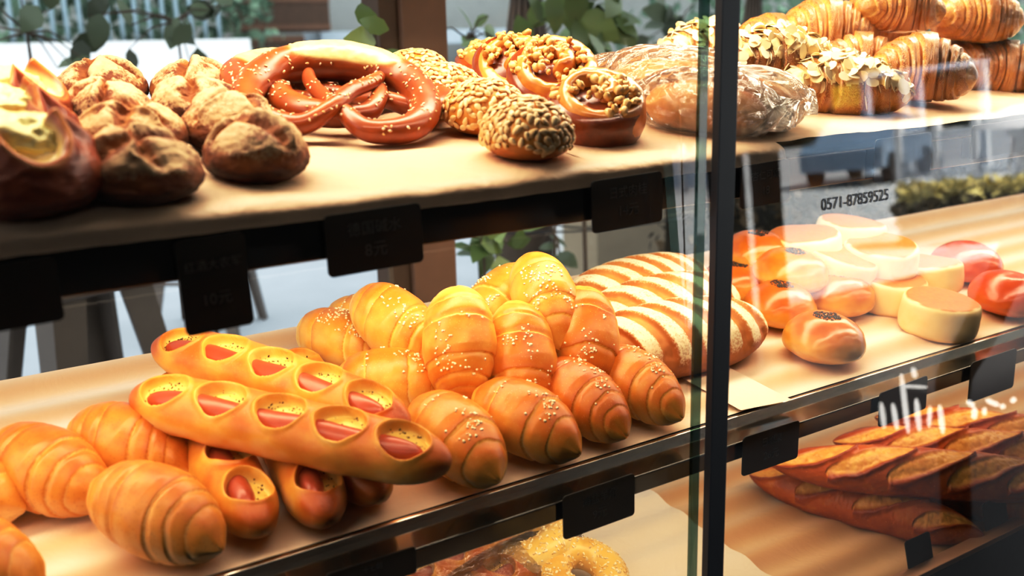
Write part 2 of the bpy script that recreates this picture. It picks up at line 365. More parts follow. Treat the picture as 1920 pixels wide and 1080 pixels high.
def hotdog_mesh(name, seed, Ln=.312, W=.029, H=.025, cuts=(-.74, -.37, 0, .37, .74), bend=0.0, la=.155):
    rng = np.random.default_rng(seed); n, m = 460, 132
    u = np.linspace(-1, 1, n); u = np.sign(u) * (1 - (1 - np.abs(u)) ** 1.15); th = np.linspace(0, 2 * np.pi, m, endpoint=False)
    th = th - .28 * np.sin(2 * (th - np.pi / 2)) * .5      # denser rings on top
    U, T = np.meshgrid(u, th, indexing='ij')
    p = np.stack([U * 5, np.cos(T), np.sin(T)], -1)
    env = np.power(np.clip(1 - np.abs(U) ** 5.5, 0, 1), .5)
    lob = 0
    for c in cuts: lob = lob + np.exp(-((U - c) / .15) ** 2)
    e = 2 / 2.3
    cy = np.sign(np.cos(T)) * np.abs(np.cos(T)) ** e; cz = np.sign(np.sin(T)) * np.abs(np.sin(T)) ** e
    y = W * env * cy * (.93 + .09 * lob) ; z = H * env * cz * (.97 + .05 * lob)
    y = y * (1 + .05 * fbm(p, .9, 3, seed)); z = z * (1 + .05 * fbm(p, .9, 3, seed + 3))
    mark = np.zeros_like(U); top = sm(.0, .3, np.sin(T)); rim = 0
    dz = np.zeros_like(U)
    for k, c in enumerate(cuts):
        a = (U - c) / la; bb = (y / (W * .74)) * (1 + .0)
        ins = 1 - np.abs(a) ** 1.9 - np.abs(bb) ** 1.6 + .10 * fbm(p, 2.2, 2, seed + k)
        w = sm(.02, .26, ins) * top
        dz = dz + w * .0115; mark = np.maximum(mark, sm(.10, .22, ins) * top)
        rim = np.maximum(rim, np.exp(-((ins + .02) / .16) ** 2) * top)
    z = z - dz + .0022 * rim * env; z = flat_bottom(z, -H * .72, .3)
    x = U * Ln / 2
    yb = bend * (1 - U ** 2); y = y + yb
    V = np.stack([x, y, z], -1); nn = normals(V)
    toast = .30 + .22 * nn[..., 2] + .20 * fbm(p, 1.1, 3, seed + 9) + .26 * sm(.78, 1, np.abs(U)) + .12 * (1 - lob) * top - .10 * rim + .2 * sm(-.1, -.8, nn[..., 2])
    o = grid(name, V, M['hotdog'], attrs={'toast': np.clip(toast, 0, 1), 'mark': np.clip(mark, 0, 1)})
    k = 60; xs = np.linspace(-.86, .86, k) * Ln / 2
    pts = np.stack([xs, -.005 + bend * (1 - (xs / (Ln / 2)) ** 2), .0075 + .0012 * np.sin(xs * 60)], -1)
    rr = .0125 * np.power(np.clip(1 - np.abs(np.linspace(-1, 1, k)) ** 8, .02, 1), .5)
    mb = MB(); mb.tube(pts, rr, 24); sg = mb.build('sausage', M['sausage'], o, smooth=True)
    cav = (mark > .75)
    P, Q = pick(V, nn, 300, cav, rng, .0008)
    sv = uv_ball(4, 5, 1, .7, .4)
    scatter('herb_flakes', P, Q, sv, .0011 * rng.uniform(.5, 1.3, len(P)), M['herb'], o, rng, .0003, .4)
    return o

def dome(seed, rx, ry, h, n=110, m=150, sq=2.0, lump=.04, base=.32):
    """squashed ball standing on z=0"""
    v = np.linspace(0.0, np.pi, n); th = np.linspace(0, 2 * np.pi, m, endpoint=False); Pv, T = np.meshgrid(v, th, indexing='ij')
    p = np.stack([np.sin(Pv) * np.cos(T), np.sin(Pv) * np.sin(T), np.cos(Pv)], -1)
    f = 1 + lump * fbm(p, 1.4, 3, seed)
    r = np.sin(Pv) ** (2 / sq) if sq != 2 else np.sin(Pv)
    zc = np.cos(Pv); zc = np.where(zc < 0, zc * base, zc * (1 - base * .0))
    z = zc * f; z = (z + base) / (1 + base) * h
    V = np.stack([rx * r * np.cos(T) * f, ry * r * np.sin(T) * f, z], -1)
    V[..., 2] = np.maximum(V[..., 2], 0.002 * np.sin(Pv) * 0)
    return V, p, Pv, T

def rustic_mesh(name, seed):
    V, p, Pv, T = dome(seed, .047, .041, .052, 170, 210, lump=.10, base=.6)
    rng = np.random.default_rng(seed); nrm = normals(V)
    crack = np.zeros_like(Pv); lip = np.zeros_like(Pv)
    for k in range(2):
        ang = rng.uniform(0, np.pi) if k == 0 else ang + rng.uniform(.9, 1.5)
        d = p[..., 0] * math.sin(ang) - p[..., 1] * math.cos(ang) + .22 * fbm(p, 1.5, 4, seed + k * 7) + rng.uniform(-.2, .2)
        w = (.17 if k == 0 else .10) * (1 + .6 * noise(p, 2, seed + 31 + k))
        reach = sm(1.35, .75, Pv)
        crack = np.maximum(crack, np.exp(-(d / w) ** 2) * reach); lip = np.maximum(lip, np.exp(-((d - w * 1.5) / (w * .7)) ** 2) * reach)
    rough = fbm(p, 7, 4, seed + 2)
    disp = -.0070 * crack + .0042 * lip + .0010 * rough + .0035 * crack * fbm(p, 5, 4, seed + 8)
    V = V + nrm * disp[..., None]; n2 = normals(V)
    flour = np.clip((.66 + 1.1 * fbm(p, 1.8, 4, seed + 12)) * sm(.05, .55, p[..., 2]) * (1 - crack * 1.5) + .3 * lip, 0, 1)
    toast = .58 + .4 * fbm(p, 3, 4, seed + 4) - .22 * crack + .4 * sm(.2, -.3, p[..., 2])
    return grid(name, V, M['rustic'], attrs={'toast': np.clip(toast, 0, 1), 'mark': flour})

def cheese_bread(name, seed):
    V, p, Pv, T = dome(seed, .056, .056, .064, 190, 220, lump=.05, base=.55)
    nrm = normals(V); rng = np.random.default_rng(seed); ph = rng.uniform(0, 3)
    star = np.abs(np.cos(2 * (T - ph))) ** .8                 # four cut corners
    rho = .50 + .62 * star ** 1.4 + .12 * fbm(p, 2, 3, seed)
    ins = sm(.02, .22, rho - Pv)
    edge = np.exp(-((Pv - rho - .05) / .13) ** 2)
    pet = .25 + .9 * (1 - star) ** 1.3
    up = np.array([0, 0, 1.0])
    V = V - up * (ins * .010)[..., None] * sm(0, .3, rho - Pv)[..., None] + up * (edge * pet * .008)[..., None] + nrm * (edge * pet * .004 + .0008 * fbm(p, 8, 3, seed))[..., None]
    toast = .66 + .22 * fbm(p, 2.5, 3, seed + 3) + .15 * sm(.2, -.4, p[..., 2]) - .55 * np.exp(-((Pv - rho - .03) / .08) ** 2)
    o = grid(name, V, M['cheese_crust'], attrs={'toast': np.clip(toast, 0, 1), 'mark': np.clip(ins * 1.2, 0, 1)})
    W, q, Pw, Tw = dome(seed + 50, .034, .034, .026, 60, 80, lump=.35)
    W = W + normals(W) * (.004 * fbm(q, 4, 3, seed + 2))[..., None]; W[..., 2] += .040
    grid('cheese_filling', W, M['cheese'], o)
    return o

def pretzel_mesh(name, seed, S=.100, seeds=True):
    K = [(-.40, .50, .23), (-.34, .20, .20), (-.10, -.22, .17), (.08, -.52, .20), (.40, -.80, .12), (.84, -.62, .12), (1.0, -.05, .15), (.72, .60, .20), (0, .86, .24),
         (-.72, .60, .20), (-1.0, -.05, .15), (-.84, -.62, .12), (-.36, -.84, .12), (-.02, -.60, .26), (.14, -.20, .30), (.36, .22, .27), (.46, .50, .27)]
    pts = catmull(K, 420) * S
    R = np.interp(np.linspace(0, 1, 420), np.linspace(0, 1, 17), [.075, .085, .095, .10, .125, .155, .185, .22, .245, .22, .185, .155, .125, .10, .095, .085, .075]) * S
    R = R * np.sqrt(np.clip(1 - np.abs(np.linspace(-1, 1, 420)) ** 40, 0.001, 1))
    V = tube_grid(pts, R, 72); n0 = normals(V)
    t, a, b = frames(pts); th = np.linspace(0, 2 * np.pi, 72, endpoint=False)
    rad = (V - pts[:, None]) / R[:, None, None]
    p = V / S
    sgn = np.linspace(-1, 1, 420)[:, None] + np.zeros((1, 72))
    upv = rad[..., 2] * .95 - rad[..., 1] * .22
    ins = 1 - (np.abs(sgn) / .120) ** 2 - ((1 - upv) / .50) ** 1.5 * 1 + .18 * fbm(p, 4, 3, seed)
    mark = sm(.05, .3, ins)
    V = V + rad * (R[:, None] * (.05 * fbm(p, 2.5, 3, seed + 1) + .05 * mark * (1 + fbm(p, 14, 3, seed + 4))))[..., None]
    n = normals(V); n = np.where((n * rad).sum(-1, keepdims=True) < 0, -n, n)
    toast = .5 - .12 * n[..., 2] + .25 * fbm(p, 3, 3, seed + 6) + .25 * sm(-.2, -.9, n[..., 2]) - .3 * np.exp(-((ins - .05) / .12) ** 2)
    f = grid_faces(420, 72)[:, ::-1]
    o = mk(name, V.reshape(-1, 3), f, M['pretzel'], attrs={'toast': np.clip(toast, 0, 1).ravel(), 'mark': mark.ravel()})
    q = V.reshape(-1, 3)[f]; nn = np.cross(q[:, 1] - q[:, 0], q[:, 3] - q[:, 0])
    if (nn * (q.mean(1) - np.repeat(pts[:-1], 72, 0))).sum() < 0: o.data.flip_normals()
    if seeds:
        rng = np.random.default_rng(seed); P, Q = pick(V, n, 240, (n[..., 2] > .25) & (mark < .2), rng, .002)
        scatter('sesame_seeds', P, Q, uv_ball(5, 6, 1, .6, .4, -.25), .0019 * rng.uniform(.8, 1.15, len(P)), M['sesame'], o, rng, .0003, .2)
    return o

def sunflower_bun(name, seed):
    V, p, Pv, T = dome(seed, .044, .041, .054, 80, 110, lump=.05, base=.6); n = normals(V)
    toast = .35 + .3 * p[..., 2] * 0 + .25 * sm(.2, -.5, p[..., 2]) + .15 * fbm(p, 2, 3, seed)
    o = grid(name, V, M['seed_bun'], attrs={'toast': np.clip(toast, 0, 1)})
    rng = np.random.default_rng(seed); low = -.25 + .35 * noise(p, 1.5, seed)
    P, Q = pick(V, n, 300, p[..., 2] > low, rng, .0050)
    scatter('sunflower_seeds', P, Q, uv_ball(7, 8, 1, .62, .30, -.35), .0048 * rng.uniform(.85, 1.15, len(P)), M['sunflower'], o, rng, .0009, .14)
    return o

def walnut_swirl(name, seed):
    """coiled bun: one thick strip of dough wound up, nuts in the gaps"""
    rng = np.random.default_rng(seed); n, m = 420, 56
    t = np.linspace(0, 1, n); ph = t * 2 * np.pi * 1.55 + rng.uniform(0, 6)
    rad = .008 + .040 * t ** .8
    pts = np.stack([rad * np.cos(ph), rad * np.sin(ph), np.zeros(n)], -1)
    th = np.linspace(0, 2 * np.pi, m, endpoint=False)
    tt, a, b = frames(pts); half = .0085 + .002 * t
    hgt = .056 - .014 * t + .004 * np.sin(ph * 1.0 + seed)
    c, s = np.cos(th), np.sin(th)
    cs = np.sign(c) * np.abs(c) ** .8; ss = np.sign(s) * np.abs(s) ** .7
    endt = np.sqrt(np.clip(1 - (2 * t - 1) ** 30, .002, 1))
    V = pts[:, None, :] + a[:, None, :] * (half * endt)[:, None, None] * cs[None, :, None]
    V[..., 2] = (hgt * endt / 2)[:, None] * ss[None, :] + (hgt / 2)[:, None]
    p = V / .05; V = V + (.0018 * fbm(p, 3, 3, seed))[..., None] * np.array([1, 1, 1.0])
    side = V[..., 2] / .06
    toast = .30 + .35 * fbm(p, 1.6, 4, seed + 3) + .28 * sm(.5, .05, side) * t[:, None] + .18 * sm(.8, 1, side) * fbm(p, 2, 2, seed)
    o = mk(name, V.reshape(-1, 3), grid_faces(n, m)[:, ::-1], M['swirl'], attrs={'toast': np.clip(toast, 0, 1).ravel(), 'mark': (np.exp(-((side - .82) / .09) ** 2) * .7 * (1 - t[:, None] * .3)).ravel()})
    mb = MB(); k = 40; prof = [(0, .0), (.044, .0), (.048, .006), (.048, .034), (.043, .040), (0, .042)]
    rr = np.array([[r * math.cos(q), r * math.sin(q), z] for r, z in prof for q in np.linspace(0, 2 * np.pi, k, endpoint=False)])
    mk('dough_base', rr, grid_faces(len(prof), k), M['swirl'], o, True, {'toast': np.full(len(rr), .75), 'mark': np.zeros(len(rr))})
    ang = rng.uniform(0, 2 * np.pi, 120); rd = .042 * np.sqrt(rng.random(120)); keep = (np.cos(ang - 1.2) > -.75) | (rd < .016)
    P = np.stack([rd * np.cos(ang), rd * np.sin(ang), .045 + .007 * rng.random(120) - .25 * (rd - .02).clip(0)], -1)[keep]
    ico = uv_ball(4, 5, 1, .85, .75)
    scatter('walnut_pieces', P, np.tile([0, 0, 1.0], (len(P), 1)), ico, .0062 * rng.uniform(.5, 1.1, len(P)), M['walnut'], o, rng, 0, 1.0)
    return o

def croissant_mesh(name, seed, Ln=.155, R=.041, curl=.9, mat=None, almond=False):
    rng = np.random.default_rng(seed); U, T = uth(300, 120)
    p = np.stack([U * 1.8, np.cos(T), np.sin(T)], -1)
    s = np.abs(U) + .05 * np.cos(T - np.pi / 2 - .4) + .03 * fbm(p, 2, 3, seed)
    b = np.array([-1, .22, .46, .68, .88, 1.1, 1.3]); j = np.clip(np.searchsorted(b, s, 'right') - 1, 0, 5); t = (s - b[j]) / (b[j + 1] - b[j])
    t = np.where(j == 0, np.abs(s) / .22, t)
    env = np.power(np.clip(1 - np.abs(U) ** 1.9, 0, 1), .66)
    prof = np.where(j == 0, 1.04 + .02 * t, .88 + .13 * sm(0, .5, t) + .035 * sm(.7, 1, t))
    r = R * env * prof * (1 + .05 * fbm(p, 1.5, 3, seed + 1)) + .0007 * fbm(p * np.array([3, 1, 1]), 3, 4, seed + 2)
    half = Ln / 2; c = curl * U
    rc = half / max(curl, 1e-3)
    cx = rc * np.sin(c); cyy = -rc * (1 - np.cos(c))
    nx, ny = np.sin(c), np.cos(c)
    q = r * np.cos(T) * 1.02; z = flat_bottom(r * np.sin(T), -R * .55, .3)
    V = np.stack([cx + q * nx * 1.0, cyy + q * ny, z + R * .62], -1); n = normals(V)
    toast = .56 + .20 * n[..., 2] + .28 * fbm(p, 2.2, 4, seed + 7) - .34 * np.where(j > 0, np.exp(-t / .2), 0) + .12 * sm(.6, 1, t)
    o = grid(name, V, mat or M['croissant'], attrs={'toast': np.clip(toast, 0, 1), 'stri': s * 3 + .25 * T + .5 * noise(p, 2, seed)})
    if almond:
        P, Q = pick(V, n, 130, (n[..., 2] > .30) & (np.abs(U) < .93), rng, .004)
        k = 9; dv = np.array([[math.cos(q) * (1 - .12 * math.cos(q)), .72 * math.sin(q), zz] for zz in (0, .09) for q in np.linspace(0, 2 * np.pi, k, endpoint=False)])
        dv = np.vstack([dv, [[0, 0, -.02], [0, 0, .11]]])
        df = [(i, (i + 1) % k, k + (i + 1) % k, k + i) for i in range(k)] + [((i + 1) % k, i, 2 * k, 2 * k) for i in range(k)] + [(k + i, k + (i + 1) % k, 2 * k + 1, 2 * k + 1) for i in range(k)]
        df = [d for d in df]
        # almond icing under the flakes
        W = V + n * (.0018 * (1 + fbm(p, 5, 3, seed + 9)))[..., None]; keep = (n[..., 2] > .28)
        f = grid_faces(300, 120); f = f[keep.ravel()[f].all(1)]
        q4 = W.reshape(-1, 3)[f]; nn = np.cross(q4[:, 1] - q4[:, 0], q4[:, 3] - q4[:, 0])
        if (nn * (q4.mean(1) - V.reshape(-1, 3).mean(0))).sum() < 0: f = f[:, ::-1]
        used, inv = np.unique(f, return_inverse=True); mk('almond_icing', W.reshape(-1, 3)[used], inv.reshape(f.shape), M['icing'], o)
        tri = []
        for d in df: tri.append(d if d[2] != d[3] else (d[0], d[1], d[2], d[2]))
        fl = np.array(tri)
        ob = scatter_tri('almond_flakes', P, Q, dv, [tuple(dict.fromkeys(d)) for d in tri], .0092 * rng.uniform(.75, 1.15, len(P)), M['almond'], o, rng, .0026, .42)
    return o
def scatter_tri(name, pts, nrm, sv, faces, sizes, mat, parent, rng, lift, tilt):
    n = nrm + rng.normal(0, tilt, nrm.shape); n /= np.linalg.norm(n, axis=1, keepdims=True)
    a = np.cross(n, rng.normal(0, 1, n.shape)); a /= np.linalg.norm(a, axis=1, keepdims=True); b = np.cross(n, a)
    Vs, Fs = [], []
    for i in range(len(pts)):
        Vs.append(pts[i] + nrm[i] * lift + sizes[i] * (sv[:, :1] * a[i] + sv[:, 1:2] * b[i] + sv[:, 2:3] * n[i])); Fs += [tuple(k + i * len(sv) for k in f) for f in faces]
    o = mk(name, np.vstack(Vs), Fs, mat, parent, False, {'v': np.repeat(rng.random(len(pts)), len(sv))}); o['kind'] = 'stuff'; return o

def batard_mesh(name, seed, Ln=.25, W=.056, H=.072, freq=7.0, skew=.75):
    U, T = uth(300, 150); p = np.stack([U * 2.2, np.cos(T), np.sin(T)], -1)
    env = np.power(np.clip(1 - np.abs(U) ** 2.6, 0, 1), .55)
    y = W * env * np.cos(T); z = H * .5 * env * np.sin(T); z = flat_bottom(z, -H * .36, .25)
    rad = 1 + .04 * fbm(p, 1.3, 3, seed); y, z = y * rad, z * rad
    side = np.cos(T)
    w = np.sin(2 * np.pi * (U * freq * .5 + skew * side * .55 + .06 * fbm(p, 2, 3, seed + 1)))
    topm = sm(-.15, .3, np.sin(T)) * sm(1.0, .82, np.abs(U))
    cut = sm(.1, .75, w) * topm; ridge = sm(.25, -.5, w) * topm
    lipm = np.exp(-((w - .0) / .3) ** 2) * topm
    V = np.stack([U * Ln / 2, y, z], -1); n = normals(V)
    V = V + n * (-.0042 * cut + .0022 * ridge + .0014 * lipm + .0006 * fbm(p, 9, 3, seed + 3))[..., None]; n = normals(V)
    toast = .42 + .15 * cut * fbm(p, 4, 3, seed) + .2 * fbm(p, 1.6, 3, seed + 5) - .1 * n[..., 2] + .25 * sm(0, -.8, n[..., 2]) - .1 * cut
    mark = np.clip(ridge * (.52 + .4 * fbm(p, 3, 3, seed + 8)) + .22 * sm(-.3, .5, np.sin(T)) * (1 - cut), 0, .8) * (1 - cut * .95)
    V[..., 2] += H * .40
    return grid(name, V, M['batard'], attrs={'toast': np.clip(toast, 0, 1), 'mark': mark})

def sesame_bun(name, seed, mat='bun', r=.051, h=.060, seeds=True):
    V, p, Pv, T = dome(seed, r, r * .97, h, 90, 120, lump=.05, base=.55); rng = np.random.default_rng(seed)
    V[..., 2] -= .004 * np.exp(-(Pv / .28) ** 2)
    n = normals(V)
    pl = np.exp(-((np.abs(np.sin(T * 1.0 + seed)) - .02) / .07) ** 2) * sm(1.6, 1.9, Pv) * 0
    toast = .22 + .42 * sm(-.1, .75, p[..., 2] + .12 * fbm(p, 2, 3, seed)) + .12 * fbm(p, 2.5, 3, seed + 2)
    o = grid(name, V, M[mat], attrs={'toast': np.clip(toast, 0, 1)})
    if seeds:
        ang = Pv + .10 * noise(p, 4, seed)
        P, Q = pick(V, n, 150, (ang < .30), rng, .0008)
        scatter('black_sesame_seeds', P, Q, uv_ball(4, 5, 1, .55, .4, -.25), .0016 * rng.uniform(.8, 1.15, len(P)), M['black_sesame'], o, rng, .0004, .35)
    return o

def flat_bun(name, seed, r=.052, h=.046):
    prof = [(0, 0), (.80, 0), (.95, .04), (1.0, .22), (.99, .55), (.965, .86), (.90, .97), (.80, 1.0), (.4, 1.02), (0, 1.03)]
    P = catmull(np.array([(a, b, 0) for a, b in prof]), 70); m = 120; th = np.linspace(0, 2 * np.pi, m, endpoint=False)
    R, T = np.meshgrid(P[:, 0], th, indexing='ij'); Z = np.repeat(P[:, 1:2], m, 1)
    R = np.maximum(R, 0); p = np.stack([R * np.cos(T), R * np.sin(T), Z], -1)
    f = 1 + .03 * fbm(p, 1.4, 3, seed)
    V = np.stack([R * r * np.cos(T) * f, R * r * np.sin(T) * f, Z * h * (1 + .05 * noise(p, 1, seed))], -1)
    edge = R + .10 * fbm(p, 2.5, 3, seed + 2); top = sm(.93, .86, edge) * sm(.8, .97, Z)
    toast = .25 + .3 * fbm(p, 2, 3, seed) + .4 * sm(.15, 0, Z)
    return grid(name, V, M['flat_bun'], attrs={'toast': np.clip(toast, 0, 1), 'mark': top})

def bagel_mesh(name, seed, R=.037, r=.021):
    n, m = 120, 64; ph = np.linspace(0, 2 * np.pi, n + 1); th = np.linspace(0, 2 * np.pi, m, endpoint=False); P_, T = np.meshgrid(ph, th, indexing='ij')
    p = np.stack([np.cos(P_), np.sin(P_), np.sin(T) * .5 + 0 * P_], -1)
    rr = r * (1 + .09 * noise(p, 1.2, seed) + .04 * np.sin(P_ * 1 + seed)); rr[-1] = rr[0]
    V = np.stack([(R + rr * np.cos(T)) * np.cos(P_), (R + rr * np.cos(T)) * np.sin(P_), rr * np.sin(T) * 1.0 + r], -1); V[..., 2] = flat_bottom(V[..., 2], r * .35, .4)
    nn = np.stack([np.cos(T) * np.cos(P_), np.cos(T) * np.sin(P_), np.sin(T)], -1)
    toast = .25 + .2 * nn[..., 2] + .2 * fbm(p, 2, 3, seed)
    f = grid_faces(n + 1, m)
    o = mk(name, V.reshape(-1, 3), f, M['bagel'], attrs={'toast': np.clip(toast, 0, 1).ravel()})
    q = V.reshape(-1, 3)[f]; k = np.cross(q[:, 1] - q[:, 0], q[:, 3] - q[:, 0])
    if (k * nn.reshape(-1, 3)[f[:, 0]]).sum() < 0: o.data.flip_normals()
    rng = np.random.default_rng(seed); P, Q = pick(V, nn, 480, nn[..., 2] > -.05, rng, .0020)
    scatter('sesame_flakes', P, Q, uv_ball(4, 6, 1, .7, .35, -.2), .0023 * rng.uniform(.7, 1.2, len(P)), M['sesame'], o, rng, .0003, .3)
    return o

def baguette_mesh(name, seed, Ln=.50, R=.036, nc=5):
    rng = np.random.default_rng(seed); n, m = 520, 110; u = np.sin(np.linspace(-np.pi / 2, np.pi / 2, n)) * .35 + np.linspace(-1, 1, n) * .65
    th = np.linspace(0, 2 * np.pi, m, endpoint=False); U, T = np.meshgrid(u, th, indexing='ij'); p = np.stack([U * 7, np.cos(T), np.sin(T)], -1)
    env = np.power(np.clip(1 - np.abs(U) ** 3.2, 0, 1), .7)
    cuts = np.linspace(-.74, .74, nc); side = np.cos(T)
    cut = np.zeros_like(U); ear = np.zeros_like(U)
    for c in cuts:
        # long diagonal slash crossing the top
        a = (U - c) / .30; d = side - a * .75 + .10 * fbm(p, 1.2, 3, seed)
        w = .44 * np.sqrt(np.clip(1 - a * a, 0, 1)); k = sm(1.15, .75, np.abs(d) / np.maximum(w, 1e-3)) * (np.abs(a) < 1) * sm(.0, .35, np.sin(T))
        cut = np.maximum(cut, k); ear = np.maximum(ear, np.exp(-((d + w) / .10) ** 2) * (np.abs(a) < .95) * sm(0, .35, np.sin(T)))
    r = R * env * (1 + .05 * fbm(p, .9, 3, seed + 1))
    y = r * np.cos(T) * 1.05; z = flat_bottom(r * np.sin(T) * .92, -R * .6, .3)
    V = np.stack([U * Ln / 2, y, z], -1); nn = normals(V)
    V = V + nn * ((-.0030 * cut + .0055 * ear + .0016 * cut * fbm(p, 5, 4, seed + 2) + .0006 * fbm(p, 8, 3, seed + 3)) * np.clip(env * 1.5, 0, 1))[..., None]
    nn = normals(V); V[..., 2] += R * .75
    toast = .40 + .2 * fbm(p, 1.5, 3, seed + 5) + .25 * ear + .3 * sm(.1, -.8, nn[..., 2]) + .15 * sm(.85, 1, np.abs(U))
    return grid(name, V, M['baguette'], attrs={'toast': np.clip(toast, 0, 1), 'mark': np.clip(cut * (.85 + .4 * fbm(p, 4, 3, seed + 9)) - ear * .8, 0, 1)})

def film_over(parent, rx, ry, rz, zc, seed, tail=True, low=.0012):
    n, m = 110, 130; v = np.linspace(0.001, np.pi - .001, n); th = np.linspace(0, 2 * np.pi, m, endpoint=False); Pv, T = np.meshgrid(v, th, indexing='ij')
    p = np.stack([np.cos(Pv), np.sin(Pv) * np.cos(T), np.sin(Pv) * np.sin(T)], -1)
    rid = 1 - np.abs(fbm(p, 3.0, 4, seed)) * 2
    f = 1 + .05 * rid + .05 * fbm(p, 1.5, 3, seed + 4)
    e = np.sign(p) * np.abs(p) ** np.array([.75, .9, .9])
    V = np.stack([rx * e[..., 0] * f, ry * e[..., 1] * f, rz * e[..., 2] * f], -1)
    if tail:                                # flat sealed ends of the bag
        k = sm(.72, 1.0, np.abs(p[..., 0])); V[..., 0] += np.sign(p[..., 0]) * k * rx * .22
        V[..., 1] *= 1 + k * .55; V[..., 2] *= 1 - k * .75; V[..., 2] += k * .012 * np.sin(T * 3 + seed)
    V[..., 2] = np.maximum(V[..., 2] + zc, low)
    return grid('clear_wrapper', V, M['film'], parent)
def soft_loaf(name, seed, Ln=.15, W=.04, H=.055):
    U, T = uth(120, 90); p = np.stack([U * 1.8, np.cos(T), np.sin(T)], -1)
    env = np.power(np.clip(1 - np.abs(U) ** 2.8, 0, 1), .5)
    V = np.stack([U * Ln / 2, W * env * np.cos(T), flat_bottom(H * .5 * env * np.sin(T), -H * .33, .25)], -1)
    n = normals(V); V = V + n * (.003 * fbm(p, 2, 3, seed))[..., None]; V[..., 2] += H * .40
    toast = .4 + .25 * fbm(p, 2, 3, seed + 3) + .2 * n[..., 2]
    return grid(name, V, M['wrapped_crust'], attrs={'toast': np.clip(toast, 0, 1)})
# ------------------------------------------------------------------ case
def glass_mat(name, tint=(1, 1, 1), gain=2.0, rough=0.0, dust=0.0):
    mt, nt, out = nodes(name)
    g = N(nt, 'ShaderNodeBsdfGlossy'); g.inputs['Roughness'].default_value = rough
    t = N(nt, 'ShaderNodeBsdfTransparent'); t.inputs['Color'].default_value = (*tint, 1)
    fr = N(nt, 'ShaderNodeFresnel'); fr.inputs['IOR'].default_value = 1.5
    mx = N(nt, 'ShaderNodeMixShader'); L(nt, mathn(nt, 'MULTIPLY', fr.outputs[0], gain, True), mx.inputs[0]); L(nt, t.outputs[0], mx.inputs[1]); L(nt, g.outputs[0], mx.inputs[2])
    L(nt, mx.outputs[0], out.inputs[0]); return mt
M['glass'] = glass_mat('window_glass', (.97, .985, .98), 2.0)
M['back_glass'] = glass_mat('back_glass', (.95, .975, .97), .2)
M['black'] = plain('black_gloss_metal', (.008, .0075, .007), .16, var=.1, coat=.6)
M['black_matt'] = plain('black_powder_coat', (.010, .012, .016), .42, var=.15, scale=600)
M['card'] = plain('black_card', (.004, .004, .0042), .45, var=.15, coat=0, spec=.25)
M['chalk'] = plain('grey_chalk', (.085, .085, .085), .8)
M['chrome'] = plain('brushed_edge', (.72, .68, .62), .22, 1.0)
M['ink'] = plain('dark_print', (.10, .11, .13), .6)
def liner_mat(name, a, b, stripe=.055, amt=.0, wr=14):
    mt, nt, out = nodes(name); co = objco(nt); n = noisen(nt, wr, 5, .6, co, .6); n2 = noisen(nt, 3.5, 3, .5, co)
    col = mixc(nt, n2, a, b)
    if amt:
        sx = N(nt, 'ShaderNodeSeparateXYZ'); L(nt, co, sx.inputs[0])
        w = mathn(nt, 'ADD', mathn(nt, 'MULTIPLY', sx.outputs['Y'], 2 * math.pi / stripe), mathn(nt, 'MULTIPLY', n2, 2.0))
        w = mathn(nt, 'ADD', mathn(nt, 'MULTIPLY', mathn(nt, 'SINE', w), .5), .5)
        col = mixc(nt, mathn(nt, 'MULTIPLY', w, amt), col, tuple(x * y for x, y in zip(b, (.72, .58, .46))))  # slats showing through, their shadow bands put into the colour
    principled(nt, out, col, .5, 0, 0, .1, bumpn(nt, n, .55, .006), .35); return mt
bump = 0
M['paper'] = liner_mat('parchment_paper', lin('#eed2b2'), lin('#dcb690'), wr=22)
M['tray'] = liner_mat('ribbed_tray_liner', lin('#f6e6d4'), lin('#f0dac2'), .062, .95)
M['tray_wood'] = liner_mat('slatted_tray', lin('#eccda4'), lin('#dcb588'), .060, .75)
M['white_paper'] = liner_mat('white_baking_paper', lin('#f5e6d4'), lin('#ecd8c2'), wr=20)

KT = math.atan(.125)                        # every shelf slopes gently toward the customer
def shelf_frame(z0): return Matrix.Translation((0, -.10, z0)) @ Matrix.Rotation(KT, 4, 'X')
SF_ = {'m': shelf_frame(ZM), 't': shelf_frame(ZT), 'b': shelf_frame(ZB)}
CUR = ['m']
def use_shelf(k): CUR[0] = k
def local_cam(): return np.array(SF_[CUR[0]].inverted() @ Vector(CAM))
def PS(px, py, h):                          # point at height h above the current sloping shelf, in its own frame
    S = SF_[CUR[0]].inverted(); c0 = np.array(S @ Vector(CAM)); d = np.array(S.to_3x3() @ Vector(ray(px, py)))
    return c0 + d * ((h - c0[2]) / d[2])
def PSY(px, py, y):                         # point at depth y of the current shelf frame
    S = SF_[CUR[0]].inverted(); c0 = np.array(S @ Vector(CAM)); d = np.array(S.to_3x3() @ Vector(ray(px, py)))
    return c0 + d * ((y - c0[1]) / d[1])
def settle(o): o.matrix_basis = SF_[CUR[0]] @ o.matrix_basis; return o
case = empty('bakery_display_case', (.9, -.1, 0.0))
tag(case, 'black framed glass bakery display case with three shelves of bread', 'display case')
def part(mb, name, mat, **k):
    o = mb.build(name, mat, None, **k); o.parent = case; o.matrix_parent_inverse = case.matrix_basis.inverted(); return o
def under(o, p):
    o.parent = p; return o
bpy.context.view_layer.update()
X0, X1 = -.35, 2.6
def board(k, ya, yb, za, zb):
    o = MB().box((X0, ya, za), (X1, yb, zb)).build('shelf', M['black']); o.parent = case; o.matrix_parent_inverse = case.matrix_basis.inverted(); o.matrix_basis = SF_[k]; return o
def rail(s, a, b, name='front_rail', mat='black', bevel=.0015):
    o = MB().box(a, b).build(name, M[mat] if isinstance(mat, str) else mat, s, bevel=bevel); o.matrix_parent_inverse = s.matrix_basis.inverted(); return o
s = board('m', .040, .455, -.022, -.005)
rail(s, (X0, YL, .926), (X1, -.060, .945))
